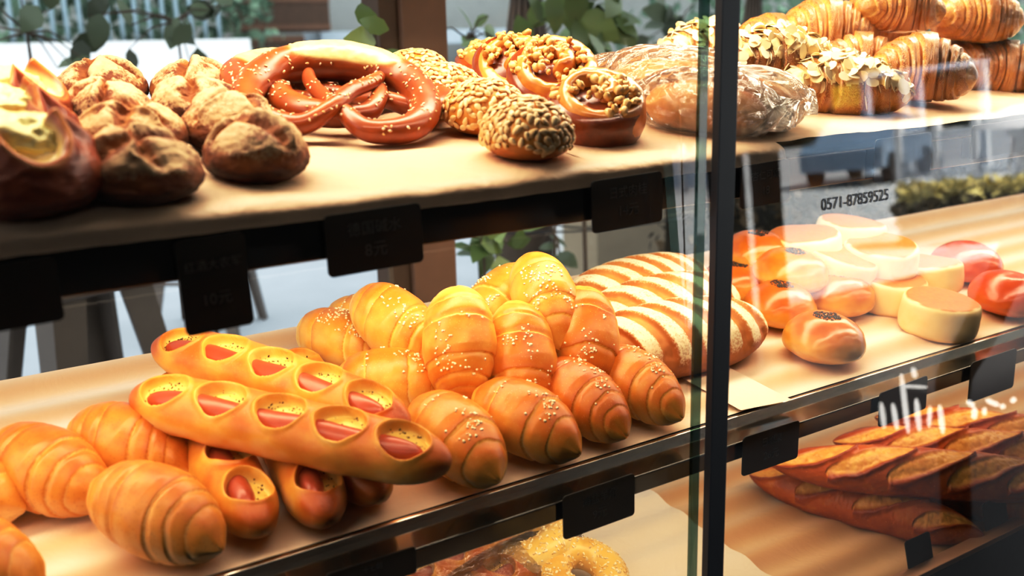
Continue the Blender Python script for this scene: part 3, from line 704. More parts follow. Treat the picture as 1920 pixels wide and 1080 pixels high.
rail(s, (X0, -.074, .944), (X1, -.068, .952), 'edge_trim', 'chrome', .001)
s = board('t', .040, .405, -.040, -.009)
rail(s, (X0, YL, 1.204), (X1, -.060, 1.237))
s = board('b', .0, .60, -.030, -.012)
rail(s, (X0, -.128, .46), (X1, -.112, .682))
rail(s, (X0, -.130, .682), (X1, -.110, .690), 'edge_trim', plain('copper_edge', lin('#b98a68'), .35, .3), .001)
for zz in (.60, .57): rail(s, (X0, -.131, zz), (X1, -.1275, zz + .003), 'groove_line', 'black_matt', 0)
part(MB().box((X0, -.16, 1.70), (X1, .62, 1.74)), 'roof_panel', M['black_matt'])
part(MB().box((X0, -.13, .0), (X1, .60, .46)), 'plinth', M['black_matt'])
# corner post of the front frame
pa = PY(1341, 540, -.190); pb = PY(1373, 540, -.190); psd = PXp(1327.5, 540, pa[0])
part(MB().box((pa[0], -.190, .45), (pb[0], min(psd[1], -.165), 1.74)), 'corner_post', M['black_matt'], bevel=.001)
def pane(name, xa, xb, mat):
    z0, z1 = .50, 1.72
    q = [(x, GP[1] + (z - GP[2]) * math.tan(TAU), z) for x, z in ((xa, z0), (xb, z0), (xb, z1), (xa, z1))]
    o = mk(name, q, [(0, 1, 2, 3)], mat, None, False); o.parent = case; o.matrix_parent_inverse = case.matrix_basis.inverted(); return o
pane('front_pane', X0, pa[0] + .004, M['glass']); gp = pane('front_pane', pa[0] + .006, X1, M['glass'])
ea = PY(1305, 300, -.150)[0]
eg = MB().box((ea, -.163, .52), (pa[0] + .002, -.160, 1.72))
M['edge_glass'] = glass_mat('green_glass_edge', (.30, .42, .39), .06)
part(eg, 'pane_edge', M['edge_glass'])
bp = mk('back_pane', [(X0, .575, .66), (X1, .575, .66), (X1, .575, 1.70), (X0, .575, 1.70)], [(0, 1, 2, 3)], M['back_glass'], None, False); bp.parent = case; bp.matrix_parent_inverse = case.matrix_basis.inverted()

# number printed on the right pane
def text_mesh(name, s, size, mat, bold=.0):
    c = bpy.data.curves.new('lettering', 'FONT'); c.body = s; c.size = size; c.align_x = 'CENTER'; c.align_y = 'CENTER'; c.extrude = .00008; c.offset = bold
    t = bpy.data.objects.new('lettering', c); COL.objects.link(t); bpy.context.view_layer.update()
    me = bpy.data.meshes.new_from_object(t.evaluated_get(bpy.context.evaluated_depsgraph_get())); bpy.data.objects.remove(t)
    me.materials.clear(); me.materials.append(mat); o = bpy.data.objects.new(name, me); COL.objects.link(o); return o
p1, p2 = PY(1519, 377, -.129), PY(1643, 367, -.129)
tx = text_mesh('phone_number', '0571-87859525', 1.0, M['ink']); wd = tx.dimensions.x
tx.scale = ((p2[0] - p1[0]) / wd,) * 3; cz = (p1[2] + p2[2]) / 2
tx.location = ((p1[0] + p2[0]) / 2, GP[1] + (cz - GP[2]) * math.tan(TAU) - .0008, cz); tx.rotation_euler = (math.pi / 2 - TAU, 0, 0)
wm = tx.matrix_basis.copy(); tx.parent = gp; tx.matrix_parent_inverse = (case.matrix_basis @ gp.matrix_parent_inverse @ gp.matrix_basis).inverted()

# ------------------------------------------------------------------ liners and papers
def sheet(name, x0, x1, ys, zf, mat, nx=160, amp=.0015, seed=0, skew=0.0, label=None, cat='paper', yoff=0):
    xs = np.linspace(x0, x1, nx); X, S = np.meshgrid(xs, np.arange(len(ys)), indexing='xy')
    Y = np.array(ys)[:, None] + 0 * X; Z = np.array([zf(y, i) for i, y in enumerate(ys)])[:, None] + 0 * X
    p = np.stack([X, Y + S * .002, Z], -1)
    Z = Z + amp * (fbm(p, 9, 4, seed) + .35 * (1 - 2 * np.abs(fbm(p, 16, 3, seed + 4)))) + amp * .9
    Yw = Y + skew * (X - x0)
    o = grid(name, np.stack([X, Yw, Z], -1), mat, wrap=False)
    if label: tag(o, label, cat)
    return o
use_shelf('m')
ysm = np.concatenate([[.458, .455, .452], np.linspace(.446, .032, 150)])
def zmid(y, i): return -.0015 + .0022 * math.sin(y * 2 * math.pi / .062) + (.010 * max(0, (y - .425) / .03))
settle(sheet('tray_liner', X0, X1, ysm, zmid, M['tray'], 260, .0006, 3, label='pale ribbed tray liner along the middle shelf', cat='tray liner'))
use_shelf('b')
ysb = np.linspace(.60, .004, 160)
settle(sheet('slatted_tray', X0, X1, ysb, lambda y, i: -.004 + .0035 * math.sin(y * 2 * math.pi / .060), M['tray_wood'], 260, .0006, 5, label='pale slatted tray along the bottom shelf', cat='tray'))
settle(sheet('baking_paper', .40, .90, list(np.linspace(.55, .006, 60)), lambda y, i: .0015 + .0026 * math.sin(y * 2 * math.pi / .060), M['white_paper'], 60, .0008, 15, label='thin baking paper on the bottom shelf beside the sesame bagels', cat='paper'))
use_shelf('t')
def drape(y0):
    yy = list(np.linspace(y0, .004, 90)); k = len(yy)
    yy += [-.003, -.009, -.0135, -.016, -.0175, -.0185, -.0195, -.0205, -.0212]
    zz = [-.004] * k + [-.0045, -.006, -.008, -.010, -.0125, -.0150, -.0170, -.0190, -.0200]
    return yy, zz
yy, zz = drape(.40)
settle(sheet('parchment_sheet', X0, .615, yy, lambda y, i: zz[i], M['paper'], 260, .0046, 11, label='brown parchment under the rye rolls and pretzels, hanging over the shelf edge', cat='paper'))
xr = PY(1476, 290, -.119)[0]
yy2, zz2 = drape(.30)
settle(sheet('parchment_sheet', .545, xr, yy2, lambda y, i: zz2[i] + .0022, M['paper'], 120, .0034, 12, label='parchment piece overlapping at the corner post under the wrapped bread', cat='paper'))
yy3 = list(np.linspace(.40, .008, 90))
settle(sheet('parchment_sheet', xr - .045, X1, yy3, lambda y, i: -.006, M['paper'], 160, .0044, 13, label='parchment under the croissants on the right of the top shelf', cat='paper'))
use_shelf('m')
a = PS(1340, 700, 0); b = PS(1466, 745, 0)
settle(sheet('baking_paper', a[0] - .05, b[0], list(np.linspace(.20, .028, 40)), lambda y, i: .0022, M['white_paper'], 60, .0010, 14, skew=-.12, label='small white baking paper at the shelf edge right of the corner post', cat='paper'))

# ------------------------------------------------------------------ price cards
def card(tl, tr, bl, text, label, Y=-.1195, lean=0.0, ts=(.30, .34), g='black price cards'):
    A, B, C_ = PY(*tl, Y), PY(*tr, Y), PY(*bl, Y)
    w = B[0] - A[0]; h = A[2] - C_[2]; t = .0014
    rr = min(w, h) * .09; pts = []
    for cx, cy, a0 in ((w / 2 - rr, h / 2 - rr, 0), (-w / 2 + rr, h / 2 - rr, 90), (-w / 2 + rr, -h / 2 + rr, 180), (w / 2 - rr, -h / 2 + rr, 270)):
        for k in range(6): q = math.radians(a0 + k * 18); pts.append((cx + rr * math.cos(q), cy + rr * math.sin(q)))
    n = len(pts); v = [(x, 0, z) for x, z in pts] + [(x, t, z) for x, z in pts]
    f = [list(range(n))] + [list(range(n, 2 * n))[::-1]] + [(i, i + n, (i + 1) % n + n, (i + 1) % n) for i in range(n)]
    o = mk('price_card', v, f, M['card'], None, False); tag(o, label, 'price card', g)
    slope = (B[2] - A[2]) / w
    o.location = (A[0] + w / 2, Y - .0016, (A[2] + B[2]) / 2 - h / 2); o.rotation_euler = (lean, -math.atan(slope), 0)
    if text:
        lines = text.split('\n')
        for k, ln in enumerate(lines):
            s_ = text_mesh('lettering', ln, h * ts[min(k, len(ts) - 1)] * .8, M['chalk']); s_.parent = o
            sx = min(1, w * .86 / max(s_.dimensions.x, 1e-6)); s_.scale = (sx, 1, 1)
            s_.rotation_euler = (math.pi / 2, 0, 0); s_.location = (0, -.0003, h * (.20 if k == 0 else -.16)); s_.rotation_euler[1] = 0
    return o
card((-70, 505), (103, 478), (-60, 632), '', 'blank black price card at the shelf edge below the cheese breads')
card((327, 452), (458, 432), (344, 632), '红酒大农军\n10元', 'tall black price card reading 10元 below the rye rolls', ts=(.15, .2))
card((606, 405), (787, 379), (612, 522), '德国碱水\n8元', 'wide black price card reading 8元 below the pretzels')
card((1108, 340), (1240, 320), (1105, 439), '日式肉桂\n14元', 'black price card reading 14元 below the walnut swirls')
card((1388, 312), (1480, 297), (1383, 393), '杏仁可颂\n18', 'black price card reading 18 right of the corner post under the almond croissants')
card((1640, 262), (1746, 247), (1630, 344), '', 'black price card below the big upright croissant on the top shelf')
card((1822, 236), (1925, 222), (1812, 300), '', 'black price card at the right end of the top shelf edge')
card((610, 1076), (777, 1023), (606, 1130), '十七朝\n6元', 'black price card at the bottom edge left of the wrapped sausage bread')
card((1054, 931), (1188, 886), (1053, 1013), '海盐羊角\n9元', 'black price card reading 9元 below the salt rolls')
card((1392, 820), (1497, 787), (1384, 895), '日燃果\n26元', 'black price card reading 26 at the corner post below the sesame buns')
card((1649, 737), (1738, 703), (1640, 803), '', 'black price card over the baguettes, under the flat round buns')
card((1820, 680), (1905, 652), (1810, 757), '', 'black price card at the middle shelf edge, far right above the baguettes')
card((1702, 1018), (1748, 997), (1712, 1072), '', 'small black card standing on the bottom rail left of another', Y=-.108, lean=-.25)
card((1848, 947), (1890, 930), (1858, 1003), '', 'small black card standing on the bottom rail in front of a baguette end', Y=-.108, lean=-.25)

# ------------------------------------------------------------------ putting bread on the shelves
ZM = ZT = ZB = 0.0                          # heights below are measured from the sloping shelf surfaces
def put(o, px, py, zref, base=None, yaw=0, pitch=0, roll=0):
    p = PS(px, py, zref); o.location = (p[0], p[1], zref if base is None else base)
    o.rotation_euler = (math.radians(roll), math.radians(pitch), math.radians(yaw)); return settle(o)
def stand(o, px, py, y, base=0, yaw=0, rx=0, ry=0, face=False, free=False):
    """stand a bread at depth y of the shelf, under picture point px, py"""
    p = PSY(px, py, y); c0 = local_cam(); f = math.atan2(p[1] - c0[1], p[0] - c0[0]) - math.pi / 2 if face else 0
    o.location = (p[0], p[1], p[2] if free else base); o.rotation_euler = (math.radians(rx), math.radians(ry), math.radians(yaw) + f); return settle(o)
def lay(o, a, b, za, zb=None, roll=0, base=None):       # loaf from pixel a (height za) to pixel b (height zb)
    zb = za if zb is None else zb
    A, B = PS(*a, za), PS(*b, zb); d = B - A; o.location = tuple((A + B) / 2)
    if base is not None: o.location.z = base
    o.rotation_euler = (math.radians(roll), -math.atan2(d[2], math.hypot(d[0], d[1])), math.atan2(d[1], d[0])); return settle(o)
def aim(o, px, py, z, right, down=0, roll=0):
    """right = 90: nose to picture right, 0: nose straight to the viewer; down = nose dips"""
    p = PS(px, py, z); c0 = local_cam(); away = math.atan2(p[1] - c0[1], p[0] - c0[0]); o.location = tuple(p)
    o.rotation_euler = (math.radians(roll), math.radians(down), away + math.pi + math.radians(right)); return settle(o)
view_turn = aim
class Pool:                                  # first use hands out the original, later ones are copies with their parts
    def __init__(s, maker): s.maker, s.o = maker, None
    def get(s):
        if s.o is None: s.o = s.maker(); return s.o
        return copy_tree(s.o)

# --- salt rolls
def salt_maker(seed, **k):
    def f():
        o, V, n = roll_mesh('salt_roll', M['salt_roll'], seed, **k); salt_on(o, V, n, seed, 90); return o
    return Pool(f)
B3, B4 = (0, .36, .72, 1.15), (0, .30, .62, .84, 1.1)
SR = [salt_maker(1, bands=B3), salt_maker(2, R=.037, slant=.22, bands=B4), salt_maker(3, R=.034, slant=.16, bias=.06, bands=B3), salt_maker(4, R=.036, Ln=.136, bias=-.06, bands=B4), salt_maker(5, R=.036, bake=.10, bands=B3), salt_maker(6, R=.035, slant=.2, bake=.15, bands=B4)]
G = 'salt rolls in the pile on the middle shelf'
def salt(k, label, px, py, z, right, down=0, roll=0):
    tag(aim(SR[k].get(), px, py, z, right, down, roll), label, 'bread roll', G)
salt(0, 'pale salt roll at the left end of the pile, lying behind the sausage bread', 648, 645, .036, 52, 6)
salt(1, 'pale salt roll with a light blunt tip, second from the left of the pile top', 745, 617, .072, 46, 24)
salt(2, 'salt roll mostly hidden behind the two pale rolls at the pile left', 700, 612, .040, 60, 0)
salt(4, 'golden salt roll lying sideways low in the pile behind the front sausage bread', 742, 722, .034, 82, 2)
salt(1, 'long pale-topped salt roll leaning upright in the middle of the pile', 862, 652, .080, 8, 60, 10)
salt(2, 'salt roll behind the upright roll, half hidden under the topmost roll', 938, 570, .080, -38, 22)
salt(0, 'plump salt roll on the very top of the pile', 1022, 566, .106, 22, 32, 10)
salt(3, 'salt roll with a salted crown leaning below the topmost roll', 977, 680, .062, 14, 50)
salt(4, 'salt roll leaning beside the floury loaves, right of the topmost roll', 1097, 642, .070, 10, 48)
salt(4, 'big salt roll at the front of the pile beside the tip of the sausage bread', 858, 828, .034, 38, 11)
salt(4, 'salt roll in the front row of the pile, second from the sausage bread tip', 988, 794, .032, 56, 10)
salt(5, 'dark salt roll in the front row, third from the sausage bread tip', 1094, 754, .032, 46, 11)
salt(5, 'dark salt roll at the right end of the pile before the floury loaf', 1196, 726, .031, 50, 10)
salt(1, 'salt roll mostly hidden in the gap under the topmost roll', 1040, 675, .036, 40)
# --- wheat rolls on the left
def wheat(seed, **k): return Pool(lambda: roll_mesh('wheat_roll', M['wheat_roll'], seed, **k)[0])
WR = [wheat(31, R=.036, Ln=.128), wheat(32, R=.036, Ln=.124, slant=.2), wheat(33, R=.036, Ln=.130)]
G = 'speckled wheat rolls at the left of the middle shelf'
for k, px, py, rt, lb in ((0, 92, 888, 40, 'speckled wheat roll at the left, level with the one beside the sausage breads'), (1, 247, 842, 52, 'speckled wheat roll lying nearest the sausage bread tip, rear of three'),
                    (2, 298, 968, 44, 'speckled wheat roll at the very front of the tray left of the sausage breads'), (0, -85, 915, 48, 'wheat roll cut off at the left edge, tip showing beside the front left roll'),
                    (1, -60, 1060, 48, 'wheat roll cut off in the bottom left corner')):
    tag(aim(WR[k].get(), px, py, .032, rt, 10), lb, 'bread roll', G)
# --- sausage breads
HB = [Pool(lambda: hotdog_mesh('sausage_bread', 51)), Pool(lambda: hotdog_mesh('sausage_bread', 52, bend=.006)), Pool(lambda: hotdog_mesh('sausage_bread', 53, bend=-.005))]
G = 'sausage breads crossed on the middle shelf'
def sb(k, lb, *a, **kw): tag(lay(HB[k].get(), *a, **kw), lb, 'sausage bread', G)
sb(0, 'leftmost lengthwise sausage bread under the crossed ones, blunt end toward the glass', (322, 722), (484, 982), .024, .023, roll=-8)
sb(1, 'middle lengthwise sausage bread under the crossed ones, blunt end toward the glass', (462, 706), (606, 962), .024, .023, roll=-6)
sb(2, 'right lengthwise sausage bread under the crossed ones, far end rising by the salt rolls', (552, 672), (708, 928), .026, .023, roll=6)
sb(1, 'upper of two long sausage breads lying across the others, behind the front one', (302, 650), (752, 796), .074, .070, roll=16)
sb(0, 'lower long sausage bread lying across the others, nearest the glass', (280, 748), (808, 862), .074, .068, roll=18)
# --- floury loaves
BT = [Pool(lambda: batard_mesh('slashed_loaf', 61, Ln=.27, W=.058, H=.086)), Pool(lambda: batard_mesh('slashed_loaf', 62, Ln=.27, W=.056, H=.084, freq=5.6))]
G = 'floury slashed loaves beside the salt rolls'
for k, lb, px, py, yw in ((0, 'flour-dusted slashed loaf at the back, top showing over the middle loaf', 1195, 535, 8), (1, 'flour-dusted slashed loaf between the back and front loaves', 1240, 570, 4), (0, 'flour-dusted slashed loaf in front, its end showing past the corner post', 1268, 622, -4)):
    tag(put(BT[k].get(), px, py, .042, 0, yaw=yw, roll=4), lb, 'loaf', G)
# --- sesame buns, flat buns, deep orange buns
SB = [Pool(lambda: sesame_bun('sesame_bun', 71)), Pool(lambda: sesame_bun('sesame_bun', 72, r=.053))]
G = 'glossy buns with black sesame right of the corner post'
for k, px, py, dz, lb in ((0, 1418, 472, .035, 'glossy sesame bun at the back left of its group, beside the corner post'), (1, 1482, 507, .030, 'glossy sesame bun in the second row from the back'),
                          (1, 1378, 530, 0, 'glossy sesame bun mostly hidden by the corner post'), (0, 1462, 570, 0, 'glossy sesame bun left in the row behind the front one'),
                          (1, 1570, 550, 0, 'glossy sesame bun right in the row behind the front one, touching a flat bun'), (0, 1545, 632, 0, 'glossy sesame bun alone at the front by the shelf edge')):
    tag(put(SB[k].get(), px, py, .028 + dz, dz, yaw=k * 70 + px), lb, 'bun', G)
FB = [Pool(lambda: flat_bun('flat_bun', 75)), Pool(lambda: flat_bun('flat_bun', 76, r=.054, h=.043))]
G = 'pale flat round buns right of the sesame buns'
for k, px, py, dz, t, lb in ((1, 1512, 458, .050, 8, 'flat bun at the back left of its group, propped on others'), (0, 1592, 440, .050, 4, 'flat bun farthest back, reddish top'), (1, 1652, 478, .042, 6, 'flat bun at the back with an even brown top, right of the middle'),
                          (0, 1568, 500, .030, 10, 'flat bun behind the right sesame bun'), (1, 1738, 512, .012, 8, 'flat bun at the right of its group under the bright reflection'), (0, 1668, 545, 0, 0, 'flat bun between the sesame buns and the front flat bun'), (0, 1762, 588, 0, 0, 'flat bun alone at the front by the shelf edge')):
    tag(put(FB[k].get(), px, py, .024 + dz, dz, yaw=px * 3 + t, roll=t), lb, 'bun', G)
RB = Pool(lambda: sesame_bun('orange_bun', 78, 'red_bun', .056, .060, False))
for px, py, lb in ((1812, 488, 'deep orange glossy bun behind, right of the flat buns'), (1893, 548, 'deep orange glossy bun in front at the right edge')):
    tag(put(RB.get(), px, py, .03, 0, yaw=px), lb, 'bun', 'deep orange buns at the right')

use_shelf('t')
# --- cheese breads
CB = [Pool(lambda: cheese_bread('cheese_bread', 81)), Pool(lambda: cheese_bread('cheese_bread', 82))]
for k, px, py, yw, lb in ((0, 32, 322, 30, 'dark cheese bread nearest the glass at the left edge'), (1, 8, 238, 10, 'cheese bread with open yellow filling in the middle of the left edge row'), (0, 5, 182, 75, 'cheese bread at the back of the left edge row with a pointed crust')):
    tag(stand(CB[k].get(), px, py, (.036, .15, .26)[[322, 238, 182].index(py)], -.001, yaw=yw), lb, 'cheese bread', 'cheese breads at the left of the top shelf')
# --- rye rolls
RR = [Pool(lambda: rustic_mesh('rye_roll', 91)), Pool(lambda: rustic_mesh('rye_roll', 92)), Pool(lambda: rustic_mesh('rye_roll', 94))]
G = 'cracked rye rolls on the top shelf'
for k, px, py, yw, lb in ((0, 190, 152, 10, 'floury rye roll at the back of the left row'), (1, 205, 198, 80, 'rye roll third from the front in the left row'), (2, 244, 238, 200, 'deeply cracked rye roll second from the front in the left row'), (0, 256, 300, 150, 'dark rye roll at the front of the left row by the cheese bread'),
                          (2, 364, 152, 20, 'rye roll at the back of the right row, left of the pretzels'), (1, 375, 190, 140, 'rye roll with a pale floury cap, third from the front in the right row'), (0, 428, 222, 250, 'rye roll second from the front in the right row'), (2, 480, 270, 75, 'dark cracked rye roll at the front of the right row by the pretzel')):
    o = put(RR[k].get(), px, py, .027, -.002, yaw=yw) if py != 300 else stand(RR[k].get(), px, py, .034, -.002, yaw=yw); tag(o, lb, 'rye roll', G)
# --- pretzels
PR = Pool(lambda: pretzel_mesh('pretzel', 101, S=.084))
def pz(px, py, y, yw, rx, lb, ry=0, base=None):
    o = PR.get(); p = PSY(px, py, y); c0 = local_cam(); f = math.atan2(p[1] - c0[1], p[0] - c0[0]) - math.pi / 2
    o.location = tuple(p) if base is None else (p[0], p[1], base); o.rotation_euler = (math.radians(rx), math.radians(ry), f + math.radians(yw)); settle(o); tag(o, lb, 'pretzel', 'sesame pretzels')
pz(634, 203, .215, -5, 13, 'large pretzel leaning in front with a pale split crust, sesame on top', 4)
pz(668, 205, .255, 28, 3, 'pretzel lying flat under the leaning one', 0, .014)
pz(585, 178, .340, 40, 2, 'pretzel behind the leaning one, its edge showing at the left', 0, .012)
# --- sunflower buns
SF = [Pool(lambda: sunflower_bun('sunflower_seed_bun', 111)), Pool(lambda: sunflower_bun('sunflower_seed_bun', 112))]
for k, px, py, lb in ((0, 780, 132, 'sunflower seed bun at the back of the row, against the wooden post'), (1, 836, 164, 'sunflower seed bun third from the front, right of the pretzel'), (0, 910, 196, 'sunflower seed bun second from the front of its row'), (1, 988, 236, 'sunflower seed bun at the front of its row, bare underside showing')):
    tag(put(SF[k].get(), px, py, .028, -.002, yaw=px * 3), lb, 'seed bun', 'sunflower seed buns on the top shelf')
# --- walnut swirls
WS = [Pool(lambda: walnut_swirl('walnut_swirl', 121)), Pool(lambda: walnut_swirl('walnut_swirl', 122)), Pool(lambda: walnut_swirl('walnut_swirl', 125))]
for k, px, py, t, dz, lb in ((1, 925, 125, 14, .004, 'walnut swirl bun mostly hidden behind the tilted ones'), (0, 966, 120, 36, .024, 'walnut swirl bun with a smooth side, second from the back'), (1, 1034, 134, 36, .024, 'tilted walnut swirl bun with nuts in its middle'), (2, 1116, 200, 20, .006, 'dark-edged walnut swirl bun at the front of its row')):
    o = WS[k].get(); p = PS(px, py, .025 + dz); c0 = local_cam(); f = math.atan2(p[1] - c0[1], p[0] - c0[0]) - math.pi / 2
    o.location = (p[0], p[1], dz); o.rotation_euler = (math.radians(t), 0, f); settle(o); tag(o, lb, 'sweet bun', 'walnut swirl buns on the top shelf')
# --- wrapped bread
def wrapped(seed, Ln, W, H, px, py, yaw, lb, pitch=0):
    o = soft_loaf('wrapped_bread', seed, Ln, W, H); put(o, px, py, H * .5, 0, yaw=yaw, pitch=pitch)
    film_over(o, Ln * .58, W * 1.3, H * .64, H * .5, seed); tag(o, lb, 'wrapped bread', 'breads in clear film on the top shelf'); return o
wrapped(131, .15, .050, .064, 1262, 155, -25, 'bread in crinkled clear film behind, left of the corner post')
wrapped(132, .13, .036, .056, 1322, 196, -65, 'bread in clear film with its round end toward the walnut swirl, left of the post')
wrapped(133, .10, .044, .056, 1402, 188, -12, 'pointed pack of bread in shiny clear film right of the corner post')
wrapped(134, .13, .034, .045, 1172, 142, 5, 'film-wrapped bread mostly hidden behind the front walnut swirl')
# --- almond croissants
AC = [Pool(lambda: croissant_mesh('almond_croissant', 141, .18, .042, .45, almond=True)), Pool(lambda: croissant_mesh('almond_croissant', 142, .17, .042, .4, almond=True))]
G = 'almond croissants on the top shelf'
for k, px, py, dz, yw, lb in ((0, 1330, 100, .012, -8, 'almond croissant at the back behind the wrapped breads, crossing behind the post'), (1, 1452, 118, .022, -14, 'almond croissant in the middle, heaped with pale flakes'), (0, 1572, 170, -.004, -30, 'large almond croissant at the front by the shelf edge')):
    tag(put(AC[k].get(), px, py, .026 + dz, dz, yaw=yw), lb, 'almond croissant', G)
# --- croissants
CR = [Pool(lambda: croissant_mesh('croissant', 151, .135, .043)), Pool(lambda: croissant_mesh('croissant', 152, .14, .050, .6)), Pool(lambda: croissant_mesh('croissant', 153, .14, .045, .9))]
G = 'plain flaky croissants at the right of the top shelf'
for k, px, py, y, dz, yw, lb in ((0, 1450, 62, .30, .03, -20, 'dark croissant at the back left of the heap, half hidden'), (1, 1548, 66, .26, .045, -35, 'plump shiny croissant at the left of the heap'), (2, 1612, 112, .20, .012, -40, 'croissant low in the heap with its layered end showing'), (0, 1640, 60, .29, .05, -10, 'croissant wedged in the middle of the heap'),
                              (1, 1730, 112, .12, .010, -42, 'big upright croissant at the front of the heap, layered end to the left'), (2, 1675, 22, .22, .085, -25, 'croissant on top of the heap, cut off by the picture edge'), (1, 1825, 50, .20, .070, -28, 'shiny ridged croissant on top of the heap at the right'), (0, 1805, 112, .20, .0, -20, 'croissant low at the right behind the big upright one'), (2, 1885, 120, .16, .0, -45, 'croissant at the right end of the heap on the shelf')):
    tag(stand(CR[k].get(), px, py, y, dz - .003, yaw=yw, free=False), lb, 'croissant', G)

use_shelf('b')
BG = [Pool(lambda: bagel_mesh('sesame_bagel', 161)), Pool(lambda: bagel_mesh('sesame_bagel', 162))]
tag(put(BG[0].get(), 1086, 1085, .025, .012, yaw=30, roll=14, pitch=-6), 'pale sesame bagel in front, leaning on the one behind', 'bagel', 'sesame bagels')
tag(put(BG[1].get(), 1000, 1040, .030, .022, yaw=100, roll=-8, pitch=20), 'sesame bagel behind, partly under the shelf rail', 'bagel', 'sesame bagels')
def wrapped_s(seed, a, b, lb, dz):
    o = hotdog_mesh('wrapped_sausage_bread', seed, .20, .030, .027, (-.5, 0, .5), la=.2); lay(o, a, b, .03 + dz); film_over(o, .115, .040, .036, 0.0, seed, low=-.024); tag(o, lb, 'wrapped bread', 'wrapped sausage breads'); return o
wrapped_s(171, (775, 1100), (905, 1030), 'sausage bread in shiny clear film left of the bagels', .012)
wrapped_s(172, (880, 1125), (985, 1062), 'film-wrapped sausage bread touching the front bagel', .0)
BA = [Pool(lambda: baguette_mesh('baguette', 181, .44, .035, 5)), Pool(lambda: baguette_mesh('baguette', 182, .42, .034, 5)), Pool(lambda: baguette_mesh('baguette', 183, .325, .034, 4))]
BLEN = (.44, .42, .325)
G = 'slashed baguettes stacked on the bottom shelf'
def yawto(a, b, h): A, B = PS(*a, h), PS(*b, h); return A, math.degrees(math.atan2(B[1] - A[1], B[0] - A[0]))
for k, a, b, dz, rl, lb in ((2, (1452, 884), (1868, 996), 0, 22, 'baguette lowest in front, lying on the tray'), (2, (1660, 872), (1960, 950), 0, 16, 'baguette low behind the front one at the right edge'), (1, (1600, 800), (2050, 915), .0, 10, 'baguette at the back of the lower layer, mostly hidden'),
                        (0, (1440, 850), (1960, 885), .058, 26, 'baguette with wide golden slashes lying on top in front'), (1, (1560, 812), (2080, 850), .060, 22, 'baguette on top behind the front one'), (0, (1640, 772), (2080, 830), .062, 14, 'baguette at the back of the stack rising to the right')):
    A, yw = yawto(a, b, .03 + dz); o = BA[k].get(); q = math.radians(yw)
    s_ = BLEN[k] / 2 - (.035 if dz == 0 and k == 2 else 0); o.location = (A[0] + s_ * math.cos(q), A[1] + s_ * math.sin(q), dz - .002); o.rotation_euler = (math.radians(rl), 0, q); settle(o); tag(o, lb, 'baguette', G)
# ------------------------------------------------------------------ surroundings behind the case
def st(o): o['kind'] = 'structure'; return o
M['pave'] = plain('pale_pavement', (.46, .485, .51), .85, var=.16, scale=2.2, bump=.1)
M['asphalt'] = plain('road_asphalt', (.42, .43, .45), .9, var=.1, scale=3)
M['timber'] = plain('weathered_timber', lin('#7d5a45'), .6, var=.3, scale=9, bump=.2)
M['dark_timber'] = plain('dark_timber', lin('#59402f'), .6, var=.35, scale=12, bump=.2)
M['white_wall'] = plain('white_plaster', (1.0, 1.0, .98), .9, var=.04, scale=5)
M['grey_wall'] = plain('grey_plaster', (.36, .36, .34), .9, var=.12, scale=5)
M['iron'] = plain('bluish_painted_iron', (.42, .52, .58), .5)
M['steel'] = plain('galvanised_steel', (.15, .12, .10), .42, .4, var=.25, scale=8)
M['leaf'] = seedmat('green_leaf', (.10, .17, .05), (.28, .38, .14), .4)
M['leaf_dark'] = seedmat('dark_leaf', (.055, .075, .045), (.13, .17, .09), .5)
M['hedge'] = seedmat('hedge_leaf', (.09, .17, .11), (.30, .42, .30), .6)
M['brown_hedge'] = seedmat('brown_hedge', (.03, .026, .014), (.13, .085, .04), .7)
M['bark'] = plain('tree_bark', lin('#5f5044'), .9, var=.3, scale=14, bump=.4)
M['cable'] = plain('dark_cable', (.03, .03, .035), .6)

st(mk('ground', [(-60, -70, 0), (70, -70, 0), (70, 30, 0), (-60, 30, 0)], [(0, 1, 2, 3)], M['pave'], None, False))
st(mk('floor_painted_shade', [(-12, -4.55, .003), (30, -4.55, .003), (30, -.2, .003), (-12, -.2, .003)], [(0, 1, 2, 3)], plain('paving_painted_shade', (.045, .047, .05), .7), None, False))  # near-black paving colour stands in for the shade before the shop
st(MB().box((-40, 15, 0), (60, 16, 22)).build('wall_sun_blocker', M['grey_wall']))  # tall wall added only to keep the sun off the back area
def box_px(name, mat, x0, y0, x1, y1, Y, d=.2, z0=None, bevel=.004, parent=None):
    A, B = PY(x0, y1, Y), PY(x1, y0, Y)
    return MB().box((A[0], Y, A[2] if z0 is None else z0), (B[0], Y + d, B[2])).build(name, mat, parent, bevel=bevel)
# wooden post behind the back glass
a, b = PY(718, 60, .95), PY(839, 60, .95); mid = PY(755, 60, .95)
o = MB().box((mid[0], .95, 0), (b[0], 1.05, 2.6)).build('wooden_post', M['timber'], bevel=.003)
tag(o, 'square brown wooden post standing behind the pretzels', 'post')
MB().box((a[0], .965, 0), (mid[0] - .002, 1.04, 2.6)).build('side_board', M['dark_timber'], o, bevel=.003)
